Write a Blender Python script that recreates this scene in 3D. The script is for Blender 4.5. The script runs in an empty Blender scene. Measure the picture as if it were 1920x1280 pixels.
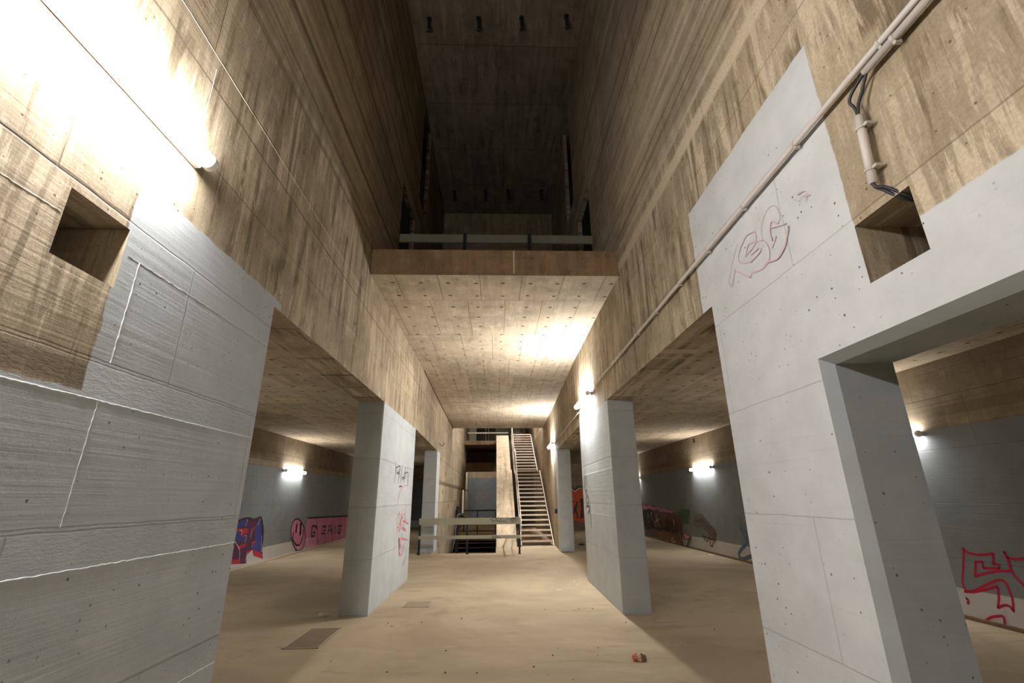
import bpy, bmesh, math, random
from mathutils import Vector, Matrix
D = bpy.data
C = bpy.context.scene.collection
random.seed(7)

# ------------------------------------------------------------------ camera
cam_data = D.cameras.new('camera')
cam_data.sensor_width = 36.0
cam_data.lens = 869.33 / 1920 * 36
cam_data.clip_end = 200
cam = D.objects.new('camera', cam_data)
C.objects.link(cam)
RX = Vector((0.999427, -0.032673, -0.008837))
RU = Vector((-0.002092, -0.320194, 0.947350))
RB = Vector((-0.033782, -0.946788, -0.320079))
cam.matrix_world = Matrix(((RX.x, RU.x, RB.x, 0), (RX.y, RU.y, RB.y, 0), (RX.z, RU.z, RB.z, 1.6), (0, 0, 0, 1)))
bpy.context.scene.camera = cam

# ------------------------------------------------------------------ world and exposure
world = D.worlds.new('world')
bpy.context.scene.world = world
world.use_nodes = True
bgn = world.node_tree.nodes['Background']
bgn.inputs[0].default_value = (0.9, 0.85, 0.75, 1)
bgn.inputs[1].default_value = 0.002
vs = bpy.context.scene.view_settings
vs.view_transform = 'Standard'
vs.look = 'None'
vs.gamma = 1.0
vs.use_curve_mapping = False
vs.exposure = 0.0
LAMP = 225.0            # radiance of the glowing diffusers
TUBE_COLOR = (1.0, 0.965, 0.95)

# ------------------------------------------------------------------ node helpers
class NT:
    def __init__(s, name):
        s.m = D.materials.new(name); s.m.use_nodes = True
        s.t = s.m.node_tree; s.n = s.t.nodes; s.l = s.t.links
        s.b = s.n['Principled BSDF']
        s.tc = None
    def put(s, sock, v):
        if isinstance(v, (int, float)):
            sock.default_value = v
        elif isinstance(v, tuple):
            sock.default_value = v if len(v) == len(sock.default_value) else tuple(v) + (1,)
        else:
            s.l.new(v, sock)
    def math(s, op, a, b=0.0, c=None, clamp=False):
        n = s.n.new('ShaderNodeMath'); n.operation = op; n.use_clamp = clamp
        s.put(n.inputs[0], a); s.put(n.inputs[1], b)
        if c is not None: s.put(n.inputs[2], c)
        return n.outputs[0]
    def coords(s):
        if s.tc is None:
            tc = s.n.new('ShaderNodeTexCoord'); g = s.n.new('ShaderNodeNewGeometry')
            a = s.n.new('ShaderNodeSeparateXYZ'); s.l.new(tc.outputs['Object'], a.inputs[0])
            b = s.n.new('ShaderNodeSeparateXYZ'); s.l.new(g.outputs['True Normal'], b.inputs[0])
            x, y, z = a.outputs
            nx = s.math('GREATER_THAN', s.math('ABSOLUTE', b.outputs[0]), 0.6)
            nz = s.math('GREATER_THAN', s.math('ABSOLUTE', b.outputs[2]), 0.6)
            U = s.lerp(nx, x, y)
            V = s.lerp(nz, z, y)
            s.tc = (x, y, z, U, V, tc.outputs['Object'])
        return s.tc
    def lerp(s, f, a, b):
        n = s.n.new('ShaderNodeMix'); n.data_type = 'FLOAT'
        s.put(n.inputs[0], f); s.put(n.inputs[2], a); s.put(n.inputs[3], b)
        return n.outputs[0]
    def vec(s, a, b, c=0.0):
        n = s.n.new('ShaderNodeCombineXYZ')
        s.put(n.inputs[0], a); s.put(n.inputs[1], b); s.put(n.inputs[2], c)
        return n.outputs[0]
    def noise(s, v, scale, detail=4, rough=0.55, dist=0.0):
        n = s.n.new('ShaderNodeTexNoise'); s.l.new(v, n.inputs['Vector'])
        n.inputs['Scale'].default_value = scale; n.inputs['Detail'].default_value = detail
        n.inputs['Roughness'].default_value = rough; n.inputs['Distortion'].default_value = dist
        return n.outputs[0]
    def vor(s, v, scale):
        n = s.n.new('ShaderNodeTexVoronoi'); s.l.new(v, n.inputs['Vector'])
        n.inputs['Scale'].default_value = scale
        return n.outputs['Distance'], n.outputs['Color']
    def ss(s, v, lo, hi):
        n = s.n.new('ShaderNodeMapRange'); n.interpolation_type = 'SMOOTHSTEP'
        s.put(n.inputs[0], v); n.inputs[1].default_value = lo; n.inputs[2].default_value = hi
        return n.outputs[0]
    def mix(s, f, a, b, mode='MIX'):
        n = s.n.new('ShaderNodeMix'); n.data_type = 'RGBA'; n.blend_type = mode
        s.put(n.inputs[0], f); s.put(n.inputs[6], a); s.put(n.inputs[7], b)
        return n.outputs[2]
    def bump(s, h, strength=0.5, dist=0.01):
        n = s.n.new('ShaderNodeBump'); s.l.new(h, n.inputs['Height'])
        n.inputs['Strength'].default_value = strength; n.inputs['Distance'].default_value = dist
        s.l.new(n.outputs[0], s.b.inputs['Normal'])
    def seam(s, coord, period, offset, width, wob=None):
        c = s.math('ADD', coord, -offset)
        if wob is not None: c = s.math('ADD', c, wob)
        m = s.math('PINGPONG', c, period / 2)      # 0 on the joints, period/2 midway
        return s.ss(m, width, width * 0.3)
    def at(s, coord, pos, width, wob=None):
        c = s.math('ADD', coord, -pos)
        if wob is not None: c = s.math('ADD', c, wob)
        return s.ss(s.math('ABSOLUTE', c), width, width * 0.4)

def flat(name, col, rough=0.7, metal=0.0, var=0.15, emit=None, scale=8.0):
    t = NT(name)
    x, y, z, U, V, P = t.coords()
    n = t.noise(P, scale, 4)
    c = t.mix(n, tuple(k * (1 - var) for k in col), tuple(min(1, k * (1 + var)) for k in col))
    t.put(t.b.inputs['Base Color'], c)
    t.b.inputs['Roughness'].default_value = rough
    t.b.inputs['Metallic'].default_value = metal
    if emit:
        t.b.inputs['Emission Color'].default_value = tuple(emit[0]) + (1,)
        t.b.inputs['Emission Strength'].default_value = emit[1]
    return t.m

def concrete(name, tone=(0.40, 0.33, 0.235), seams_v=(0.73, 0.0), seams_u=(2.4, 0.9), seam_dark=0.5, streak=0.5,
             boards=0.0, rects=None, paint=(0.50, 0.51, 0.50), zones=None, dots=None, paint_bug=0.5,
             line_list=None, contrast=1.0, stripes=None, rough=0.88, joint_w=0.006, paint_all=False, pipes=0.0,
             bump_s=0.6, face_only=False, swap_h=False, seam_top=None, panel=0.12, upper=None):
    t = NT(name)
    x, y, z, U, V, P = t.coords()
    w2 = t.vec(U, V)
    big = t.noise(w2, 0.7, 5, 0.6)
    med = t.noise(w2, 3.2, 5, 0.65)
    fine = t.noise(P, 60, 4, 0.7)
    vst = t.noise(t.vec(t.math('MULTIPLY', U, 5.0), t.math('MULTIPLY', V, 0.42)), 1.5, 6, 0.66, 0.5)
    vst2 = t.noise(t.vec(t.math('MULTIPLY', U, 15.0), t.math('MULTIPLY', V, 1.1)), 1.3, 5, 0.72, 0.3)
    hgr = t.noise(t.vec(t.math('MULTIPLY', V if swap_h else U, 0.35), t.math('MULTIPLY', U if swap_h else V, 16.0)), 1.5, 4, 0.6, 0.1)
    dk = tuple(k * f for k, f in zip(tone, (0.36, 0.33, 0.30)))
    lt = tuple(min(1, k * f) for k, f in zip(tone, (1.55, 1.60, 1.70)))
    c = t.mix(t.ss(big, 0.5 - 0.22 / contrast, 0.5 + 0.22 / contrast), tuple(k * 0.78 for k in tone), tuple(k * 1.12 for k in tone))
    c = t.mix(t.math('MULTIPLY', t.ss(med, 0.50, 0.72), 0.45), c, lt)
    c = t.mix(t.math('MULTIPLY', t.ss(med, 0.46, 0.28), 0.5), c, dk)
    if upper:
        wu = t.ss(z, upper - .1, upper + .25)
        streak = t.math('MULTIPLY', t.math('SUBTRACT', 1.0, t.math('MULTIPLY', wu, 0.85)), streak)
        bds = t.noise(t.vec(t.math('MULTIPLY', U, 0.10), t.math('MULTIPLY', V, 5.0)), 1.5, 5, 0.65, 0.15)
        c = t.mix(t.math('MULTIPLY', t.ss(bds, 0.47, 0.36), t.math('MULTIPLY', wu, 0.7)), c, dk)
        c = t.mix(t.math('MULTIPLY', t.ss(bds, 0.55, 0.62), t.math('MULTIPLY', wu, 0.5)), c, lt)
    if streak:
        patch = t.ss(t.noise(w2, 1.1, 2), 0.36, 0.58)
        c = t.mix(t.math('MULTIPLY', t.math('MULTIPLY', t.ss(vst, 0.525, 0.585), patch), streak), c, lt)
        c = t.mix(t.math('MULTIPLY', t.math('MULTIPLY', t.ss(vst, 0.475, 0.39), t.ss(t.noise(w2, 1.9, 3), 0.38, 0.56)), streak), c, dk)
        c = t.mix(t.math('MULTIPLY', t.math('MULTIPLY', t.ss(vst2, 0.55, 0.63), t.ss(med, 0.4, 0.55)), streak), c, lt)
        c = t.mix(t.math('MULTIPLY', t.ss(vst2, 0.42, 0.30), t.math('MULTIPLY', streak, 0.55)), c, dk)
    c = t.mix(t.math('MULTIPLY', t.ss(hgr, 0.45, 0.25), 0.18 + boards * 0.5), c, dk)
    if boards:
        bd = t.math('MULTIPLY', V, 1 / 0.14)
        wn = t.n.new('ShaderNodeTexWhiteNoise'); wn.noise_dimensions = '1D'
        t.l.new(t.math('FLOOR', bd), wn.inputs['W'])
        c = t.mix(t.math('MULTIPLY', t.ss(wn.outputs['Value'], 0.35, 1.0), boards * 0.5), c, dk)
    if stripes:      # broad dark joint lines running along the wall
        for zz, ww, a in stripes:
            wob = t.math('MULTIPLY', t.math('ADD', t.noise(w2, 2.5, 3), -0.5), 0.05)
            c = t.mix(t.math('MULTIPLY', t.at(V, zz, ww, wob), abs(a)), c, dk if a > 0 else lt)
    c = t.mix(t.ss(fine, 0.30, 0.75), t.mix(1.0, c, (0.84, 0.83, 0.82), 'MULTIPLY'), t.mix(1.0, c, (1.12, 1.12, 1.12), 'MULTIPLY'))
    if panel and seams_v:
        wn2 = t.n.new('ShaderNodeTexWhiteNoise'); wn2.noise_dimensions = '2D'
        pu = t.math('FLOOR', t.math('MULTIPLY', t.math('ADD', U, -(seams_u[1] if seams_u else 0)), 1 / (seams_u[0] if seams_u else 3.0)))
        pvv = t.math('FLOOR', t.math('MULTIPLY', t.math('ADD', V, -seams_v[1]), 1 / seams_v[0]))
        t.l.new(t.vec(pu, pvv), wn2.inputs['Vector'])
        c = t.mix(t.math('MULTIPLY', t.ss(wn2.outputs['Value'], 0.25, 1.0), panel * 2.2), c, dk)
    # blow holes
    d, dc = t.vor(w2, 24.0)
    sep = t.n.new('ShaderNodeSeparateColor'); t.l.new(dc, sep.inputs[0])
    r = t.math('MULTIPLY', t.ss(sep.outputs[0], 0.45, 1.0), 0.17)
    cluster = t.ss(t.noise(w2, 1.6, 2), 0.40, 0.55)
    bug = t.math('MULTIPLY', t.math('LESS_THAN', d, r), cluster)
    # formwork joints
    wob = t.math('MULTIPLY', t.math('ADD', t.noise(w2, 4.0, 3), -0.5), 0.018)
    js = None
    if seams_v:
        js = t.seam(V, seams_v[0], seams_v[1], joint_w, wob)
    if seams_u:
        row = t.math('FLOOR', t.math('MULTIPLY', t.math('ADD', V, -(seams_v[1] if seams_v else 0)), 1 / (seams_v[0] if seams_v else 1)))
        sh = t.math('MULTIPLY', t.math('FRACT', t.math('MULTIPLY', row, 0.37)), seams_u[0])
        ju = t.seam(t.math('ADD', U, sh), seams_u[0], seams_u[1], joint_w, wob)
        js = ju if js is None else t.math('MAXIMUM', js, ju)
    if js is None: js = t.math('MULTIPLY', big, 0.0)
    if not swap_h:
        gnz = t.n.new('ShaderNodeNewGeometry'); szz = t.n.new('ShaderNodeSeparateXYZ'); t.l.new(gnz.outputs['True Normal'], szz.inputs[0])
        js = t.math('MULTIPLY', js, t.math('LESS_THAN', t.math('ABSOLUTE', szz.outputs[2]), 0.6))
    if seam_top: js = t.math('MULTIPLY', js, t.ss(z, seam_top + .05, seam_top - .05))
    c = t.mix(t.math('MULTIPLY', js, seam_dark), c, tuple(k * 0.28 for k in tone))
    # paint
    mask = None
    if paint_all:
        mask = t.math('ADD', t.math('MULTIPLY', big, 0.0), 1.0)
    elif rects:
        ew = t.math('MULTIPLY', t.math('ADD', t.noise(P, 9.0, 3), -0.5), 0.035)
        for y0, y1, z0, z1 in rects:
            yy = t.math('ADD', y, ew); zz = t.math('ADD', z, ew)
            m = t.math('MULTIPLY', t.math('MULTIPLY', t.ss(yy, y0 - .006, y0 + .006), t.ss(yy, y1 + .006, y1 - .006)),
                       t.math('MULTIPLY', t.ss(zz, z0 - .006, z0 + .006), t.ss(zz, z1 + .006, z1 - .006)))
            mask = m if mask is None else t.math('MAXIMUM', mask, m)
    if mask is not None and face_only:
        gn = t.n.new('ShaderNodeNewGeometry'); sx = t.n.new('ShaderNodeSeparateXYZ'); t.l.new(gn.outputs['True Normal'], sx.inputs[0])
        mask = t.math('MULTIPLY', mask, t.math('GREATER_THAN', t.math('ABSOLUTE', sx.outputs[0]), 0.6))
    if mask is not None:
        pv = t.mix(t.ss(med, 0.3, 0.7), tuple(k * 0.93 for k in paint), tuple(min(1, k * 1.05) for k in paint))
        pv = t.mix(t.math('MULTIPLY', t.ss(hgr, 0.42, 0.25), 0.22), pv, tuple(k * 0.7 for k in paint))
        pv = t.mix(t.math('MULTIPLY', t.ss(big, 0.46, 0.3), 0.3), pv, tuple(k * 0.75 for k in paint))
        pv = t.mix(t.math('MULTIPLY', js, seam_dark * 0.6), pv, tuple(k * 0.42 for k in paint))
        if zones:     # (z limit, colour) from the floor up
            for zl, col in zones:
                zz = t.math('ADD', z, t.math('MULTIPLY', t.math('ADD', t.noise(P, 2.0, 3), -0.5), 0.06))
                pv = t.mix(t.ss(zz, zl + .01, zl - .01), pv, t.mix(med, tuple(k * 0.9 for k in col), tuple(k * 1.08 for k in col)))
        pv = t.mix(t.math('MULTIPLY', bug, paint_bug), pv, (0.06, 0.055, 0.05))
        c = t.mix(t.math('MULTIPLY', bug, 0.8), c, (0.05, 0.04, 0.03))
        c = t.mix(mask, c, pv)
    else:
        c = t.mix(t.math('MULTIPLY', bug, 0.8), c, (0.05, 0.04, 0.03))
    if dots:
        px, ox, py, oy, size = dots
        jx = t.math('MULTIPLY', t.math('ADD', t.noise(w2, 1.7, 1), -0.5), 0.10)
        gx = t.math('PINGPONG', t.math('ADD', t.math('ADD', U, jx), -ox), px / 2)
        gy = t.math('PINGPONG', t.math('ADD', t.math('ADD', V, jx), -oy), py / 2)
        dm = t.math('MULTIPLY', t.math('LESS_THAN', gx, size), t.math('LESS_THAN', gy, size * 0.8))
        # some holes are missing or rusty
        wn = t.n.new('ShaderNodeTexWhiteNoise'); wn.noise_dimensions = '2D'
        t.l.new(t.vec(t.math('ROUND', t.math('MULTIPLY', t.math('ADD', U, -ox), 1 / px)), t.math('ROUND', t.math('MULTIPLY', t.math('ADD', V, -oy), 1 / py))), wn.inputs['Vector'])
        dm = t.math('MULTIPLY', dm, t.ss(wn.outputs['Value'], 0.06, 0.16))
        c = t.mix(t.math('MULTIPLY', dm, 0.9), c, (0.07, 0.045, 0.025))
    t.put(t.b.inputs['Base Color'], c)
    t.b.inputs['Roughness'].default_value = rough
    t.b.inputs['Specular IOR Level'].default_value = 0.25
    # relief
    h = t.math('ADD', t.math('MULTIPLY', fine, 0.10), t.math('MULTIPLY', med, 0.35))
    h = t.math('ADD', h, t.math('MULTIPLY', hgr, 0.30))
    if streak: h = t.math('ADD', h, t.math('MULTIPLY', vst2, 0.15))
    h = t.math('ADD', h, t.math('MULTIPLY', js, -0.7))
    h = t.math('ADD', h, t.math('MULTIPLY', bug, -0.9))
    if line_list:    # (lo, hi) recessed rough bands between formwork panels
        for lo, hi in line_list:
            wv = t.math('ADD', V, wob)
            m = t.math('MULTIPLY', t.ss(wv, lo - .004, lo + .004), t.ss(wv, hi + .004, hi - .004))
            rn = t.math('ADD', t.math('MULTIPLY', t.noise(t.vec(t.math('MULTIPLY', U, 2.0), t.math('MULTIPLY', V, 6.0)), 9.0, 5, 0.7), 1.3), -1.35)
            h = t.math('ADD', h, t.math('MULTIPLY', m, rn))
    t.bump(h, bump_s, 0.012)
    return t.m

# ------------------------------------------------------------------ mesh helpers
def obj(name, bm, mat, parent=None, loc=None, rot=None, smooth=False, **props):
    me = D.meshes.new(name)
    bmesh.ops.recalc_face_normals(bm, faces=bm.faces[:])
    bm.to_mesh(me); bm.free()
    if smooth:
        for p in me.polygons: p.use_smooth = True
    o = D.objects.new(name, me); C.objects.link(o)
    if isinstance(mat, (list, tuple)):
        for m in mat: me.materials.append(m)
    else: me.materials.append(mat)
    if parent: o.parent = parent
    if loc is not None: o.location = loc
    if rot is not None: o.rotation_euler = rot
    for k, v in props.items(): o[k] = v
    return o

def empty(name, loc, label, cat, group=None, rot=(0, 0, 0)):
    o = D.objects.new(name, None); C.objects.link(o)
    o.location = loc; o.rotation_euler = rot; o.empty_display_size = 0.1
    o['label'] = label; o['category'] = cat
    if group: o['group'] = group
    return o

def tag(o, label, cat, group=None):
    o['label'] = label; o['category'] = cat
    if group: o['group'] = group
    return o

def copy_tree(o, parent=None):
    c = o.copy(); C.objects.link(c)
    if parent: c.parent = parent
    for ch in o.children: copy_tree(ch, c)
    return c

def box(bm, x0, x1, y0, y1, z0, z1, bevel=0.0):
    vs_ = [bm.verts.new(p) for p in ((x0, y0, z0), (x1, y0, z0), (x1, y1, z0), (x0, y1, z0), (x0, y0, z1), (x1, y0, z1), (x1, y1, z1), (x0, y1, z1))]
    fs = [bm.faces.new([vs_[i] for i in f]) for f in ((0, 3, 2, 1), (4, 5, 6, 7), (0, 1, 5, 4), (1, 2, 6, 5), (2, 3, 7, 6), (3, 0, 4, 7))]
    if bevel:
        es = list({e for f in fs for e in f.edges})
        bmesh.ops.bevel(bm, geom=es, offset=bevel, segments=2, affect='EDGES')

def prism(bm, pts, a, b, axis):
    """extrude the 2-D polygon pts along axis from a to b"""
    def P(p, t):
        return {'x': (t, p[0], p[1]), 'y': (p[0], t, p[1]), 'z': (p[0], p[1], t)}[axis]
    A = [bm.verts.new(P(p, a)) for p in pts]; B = [bm.verts.new(P(p, b)) for p in pts]
    bm.faces.new(A); bm.faces.new(B[::-1])
    n = len(pts)
    for i in range(n): bm.faces.new((A[i], B[i], B[(i + 1) % n], A[(i + 1) % n]))

def tube(bm, pts, r, seg=10, caps=True):
    pts = [Vector(p) for p in pts]; rings = []
    n = len(pts)
    for i, p in enumerate(pts):
        d = (pts[min(i + 1, n - 1)] - pts[max(i - 1, 0)]).normalized()
        u = d.cross(Vector((0, 0, 1)));  u = u if u.length > 0.05 else d.cross(Vector((1, 0, 0)))
        u.normalize(); w = d.cross(u)
        rr = r[i] if isinstance(r, (list, tuple)) else r
        rings.append([bm.verts.new(p + (u * math.cos(2 * math.pi * k / seg) + w * math.sin(2 * math.pi * k / seg)) * rr) for k in range(seg)])
    for a, b in zip(rings, rings[1:]):
        for k in range(seg): bm.faces.new((a[k], a[(k + 1) % seg], b[(k + 1) % seg], b[k]))
    if caps: bm.faces.new(rings[0]); bm.faces.new(rings[-1])

def smooth_path(pts, n=6):
    P = [Vector(p) for p in pts]; P = [P[0] * 2 - P[1]] + P + [P[-1] * 2 - P[-2]]; out = []
    for i in range(1, len(P) - 2):
        for k in range(n):
            t = k / n
            out.append(0.5 * ((2 * P[i]) + (P[i + 1] - P[i - 1]) * t + (2 * P[i - 1] - 5 * P[i] + 4 * P[i + 1] - P[i + 2]) * t * t + (3 * P[i] - P[i - 1] - 3 * P[i + 1] + P[i + 2]) * t ** 3))
    out.append(P[-2]); return out

def gridsolid(us, vs_, solid, P0, P1):
    """a slab with openings: the cells of a grid that are solid, front skin P0(u,v), back skin P1(u,v)"""
    bm = bmesh.new(); f0, f1 = {}, {}
    def v0(i, j):
        if (i, j) not in f0: f0[i, j] = bm.verts.new(P0(us[i], vs_[j]))
        return f0[i, j]
    def v1(i, j):
        if (i, j) not in f1: f1[i, j] = bm.verts.new(P1(us[i], vs_[j]))
        return f1[i, j]
    nu, nv = len(us) - 1, len(vs_) - 1
    S = [[solid((us[i] + us[i + 1]) / 2, (vs_[j] + vs_[j + 1]) / 2) for j in range(nv)] for i in range(nu)]
    for i in range(nu):
        for j in range(nv):
            if not S[i][j]: continue
            bm.faces.new((v0(i, j), v0(i + 1, j), v0(i + 1, j + 1), v0(i, j + 1)))
            bm.faces.new((v1(i, j), v1(i, j + 1), v1(i + 1, j + 1), v1(i + 1, j)))
            for (di, dj, a, b) in ((-1, 0, (i, j), (i, j + 1)), (1, 0, (i + 1, j), (i + 1, j + 1)), (0, -1, (i, j), (i + 1, j)), (0, 1, (i, j + 1), (i + 1, j + 1))):
                p, q = i + di, j + dj
                if 0 <= p < nu and 0 <= q < nv and S[p][q]: continue
                bm.faces.new((v0(*a), v0(*b), v1(*b), v1(*a)))
    return bm

def prof(tab):
    def f(y):
        if y <= tab[0][0]: return tab[0][1]
        for (a, xa), (b, xb) in zip(tab, tab[1:]):
            if y <= b: return xa + (xb - xa) * (y - a) / (b - a)
        return tab[-1][1]
    return f
xl = prof([(10.9, -1.85), (16.2, -1.97), (22, -2.03), (30, -2.06)])
xr = prof([(7.5, 1.83), (10.5, 1.875), (16.4, 2.06), (22, 2.20), (30, 2.25)])
T = 0.42
ZB, ZS, ZF, ZC, ZA = 3.13, 4.73, 5.15, 11.4, 3.45      # beam, soffit, upper floor, hall ceiling, aisle ceiling
YE = 36.0

# ------------------------------------------------------------------ materials
LBANDS = [(0.60, 0.76), (1.32, 1.50), (2.05, 2.23)]
WARM = (0.40, 0.33, 0.228)
M_left = concrete('concrete_left', WARM, seams_v=(0.73, 0.02), seams_u=(2.55, 0.35), streak=0.8, contrast=1.4, face_only=True, seam_top=5.2, upper=5.15, paint_bug=.8,
                  rects=[(2.09, 3.75, 2.04, 3.2), (-9, 3.75, -1, 2.07)], paint=(0.40, 0.425, 0.435), line_list=LBANDS,
                  stripes=[(5.15, 0.05, 0.5), (2.14, 0.09, 0.85), (2.95, 0.012, 1.0), (4.17, 0.012, .8), (5.9, .05, .8), (6.6, .03, .7), (7.3, .05, .8), (8.0, .04, .7), (8.75, .05, .8), (9.5, .05, .8), (10.2, .04, .8), (10.8, .05, .8)])
M_right = concrete('concrete_right', WARM, seams_v=(0.73, 0.02), seams_u=(2.7, 1.1), streak=0.85, contrast=1.4, face_only=True, seam_top=5.2, upper=4.95, paint_bug=.9,
                   rects=[(2.0, 3.75, -1, 4.15), (-9, 2.2, -1, 2.74)], paint=(0.585, 0.60, 0.605),
                   stripes=[(4.86, 0.11, -0.95), (5.12, .05, -.5), (5.6, .03, .5), (7.3, .04, .7), (8.75, .04, .6), (10.2, .04, .7)], bump_s=0.45)
M_trim = concrete('painted_reveal', WARM, seams_v=None, seams_u=None, streak=0, paint=(0.40, 0.43, 0.435), paint_all=True, paint_bug=.9, seam_dark=.4)
M_pillar = concrete('painted_pillar', WARM, seams_v=(0.73, 0.02), seams_u=None, streak=0, paint=(0.51, 0.545, 0.555), paint_all=True,
                    line_list=[(1.32, 1.50), (2.05, 2.23)], paint_bug=0.3)
M_aisle = concrete('aisle_wall', (0.34, 0.275, 0.19), seams_v=(0.73, 0.02), seams_u=(3.0, 0.4), streak=0.2, boards=0.7,
                   rects=[(-20, 60, -1, 2.5)], paint=(0.235, 0.255, 0.26), zones=[(0.38, (0.58, 0.57, 0.54))], seam_dark=0.6)
M_end = concrete('end_wall', (0.36, 0.29, 0.2), seams_v=(0.73, 0.02), seams_u=(3.0, 0.4), streak=0.3, boards=0.4)
M_soffit = concrete('soffit', (0.53, 0.45, 0.33), seams_v=(1.73, 0.20), seams_u=(0.63, 0.45), streak=0.22, seam_dark=0.8, swap_h=True, boards=.1, panel=.1,
                    dots=(0.42, 0.10, 0.47, 0.36, 0.028), joint_w=0.008)
M_aceil = concrete('aisle_ceiling', (0.50, 0.41, 0.28), seams_v=(1.73, 0.2), seams_u=(1.25, 0.3), streak=0.25, seam_dark=0.6, swap_h=True,
                   dots=(0.40, 0.10, 0.40, 0.3, 0.03), joint_w=0.008)
M_gap_shade = concrete('sooty_wall', (0.06, 0.05, 0.04), streak=0.2)  # near-black tone stands in for the shade behind the open treads
M_uend = concrete('upper_end_wall', (0.40, 0.32, 0.21), seams_v=None, seams_u=None, streak=0.3)
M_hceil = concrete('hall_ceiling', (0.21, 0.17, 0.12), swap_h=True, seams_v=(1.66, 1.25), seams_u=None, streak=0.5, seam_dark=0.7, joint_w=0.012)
M_edge = concrete('slab_edge', (0.26, 0.18, 0.10), seams_v=None, seams_u=None, streak=0.25, seam_dark=0.3, contrast=1.6, boards=.2)
M_stairwell = concrete('stairwell_wall', (0.45, 0.37, 0.25), seams_v=(1.46, 0.02), seams_u=(1.4, 0.3), streak=0.4, seam_dark=0.5)
M_graywall = concrete('gray_back_wall', (0.36, 0.29, 0.2), seams_v=None, seams_u=(2.0, 0.7), streak=0.1, rects=[(-20, 60, -4, 3.05)], paint=(0.17, 0.19, 0.195))
M_ramp = concrete('ramp_concrete', (0.60, 0.50, 0.36), seams_v=None, seams_u=None, streak=0.3)

def floor_mat():
    t = NT('dusty_concrete_floor')
    x, y, z, U, V, P = t.coords()
    w = t.vec(x, y)
    a = t.noise(w, 0.45, 6, 0.62, 0.6); b = t.noise(t.vec(t.math('MULTIPLY', x, 0.35), y), 2.2, 6, 0.7, 0.8)
    f = t.noise(w, 45, 3, 0.6)
    c = t.mix(t.ss(a, 0.33, 0.66), (0.35, 0.28, 0.185), (0.48, 0.395, 0.27))
    c = t.mix(t.math('MULTIPLY', t.ss(b, 0.55, 0.75), 0.5), c, (0.56, 0.48, 0.36))
    c = t.mix(t.math('MULTIPLY', t.ss(b, 0.46, 0.27), 0.75), c, (0.26, 0.195, 0.125))
    c = t.mix(t.math('MULTIPLY', t.ss(f, 0.3, 0.7), 0.3), c, (0.36, 0.29, 0.20))
    d, dc = t.vor(w, 5.0)
    sep = t.n.new('ShaderNodeSeparateColor'); t.l.new(dc, sep.inputs[0])
    spot = t.math('LESS_THAN', d, t.math('MULTIPLY', t.ss(sep.outputs[1], 0.8, 1.0), 0.06))
    c = t.mix(t.math('MULTIPLY', spot, 0.6), c, (0.12, 0.08, 0.05))
    t.put(t.b.inputs['Base Color'], c)
    t.put(t.b.inputs['Roughness'], t.lerp(a, 0.72, 0.95))
    t.b.inputs['Specular IOR Level'].default_value = 0.25
    t.bump(t.math('ADD', t.math('MULTIPLY', f, 0.2), b), 0.3, 0.01)
    return t.m
M_floor = floor_mat()
M_tube = flat('fluorescent_tube', (0.9, 0.9, 0.9), 0.4, emit=(TUBE_COLOR, LAMP), var=0)
M_tube_old = flat('aged_fluorescent_tube', (0.9, 0.9, 0.9), 0.4, emit=(TUBE_COLOR, LAMP * 0.31), var=0)
M_tube_new = flat('fresh_fluorescent_tube', (0.9, 0.9, 0.9), 0.4, emit=(TUBE_COLOR, LAMP * 1.6), var=0)
M_housing = flat('lamp_housing', (0.75, 0.74, 0.70), 0.45, var=0.04)
M_pvc = flat('grey_plastic_pipe', (0.62, 0.57, 0.53), 0.45, var=0.06)
M_clip = flat('pipe_clip', (0.50, 0.47, 0.42), 0.5, var=0.1)
M_cable = flat('black_cable', (0.02, 0.022, 0.025), 0.5)
M_plank = flat('painted_plank', (0.44, 0.43, 0.33), 0.7, var=0.12, scale=5)
M_plank_shaded = flat('dirty_plank', (0.22, 0.21, 0.16), 0.8, var=0.15, scale=5)  # same plank, with the upper level's shade put into the colour
M_steel = flat('dark_steel', (0.018, 0.022, 0.028), 0.45, metal=0.3)
M_tread = flat('worn_tread', (0.30, 0.165, 0.10), 0.7, var=0.3)
M_nosing = flat('tread_nosing', (0.62, 0.54, 0.42), 0.6, var=0.12)
M_string = flat('cream_steel', (0.66, 0.60, 0.49), 0.55, var=0.1)
M_dark = flat('dark_glass', (0.012, 0.014, 0.014), 0.15)
M_frame = flat('window_frame', (0.30, 0.33, 0.34), 0.5)
M_cream = flat('cream_panel', (0.62, 0.58, 0.44), 0.7, var=0.05)
M_greenp = flat('green_grey_panel', (0.30, 0.36, 0.29), 0.7)
M_rust = flat('rusty_brown', (0.18, 0.10, 0.05), 0.85, var=0.4)
M_ridge = flat('paint_ridge', (0.50, 0.53, 0.54), 0.7, var=0.05)
M_grate = flat('steel_grate', (0.42, 0.34, 0.25), 0.75)
M_paper = flat('paper', (0.66, 0.60, 0.50), 0.8, var=0.1)
M_pipe_cream = flat('cream_skirting', (0.60, 0.52, 0.38), 0.7, var=0.2)
M_pipe_brown = flat('brown_skirting', (0.20, 0.12, 0.07), 0.7, var=0.3)
M_pebble = flat('dark_grit', (0.14, 0.09, 0.06), 0.9)
def pcol(name, col, rough=0.55): return flat('spray_' + name, col, rough, var=0.12, scale=14)
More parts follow.
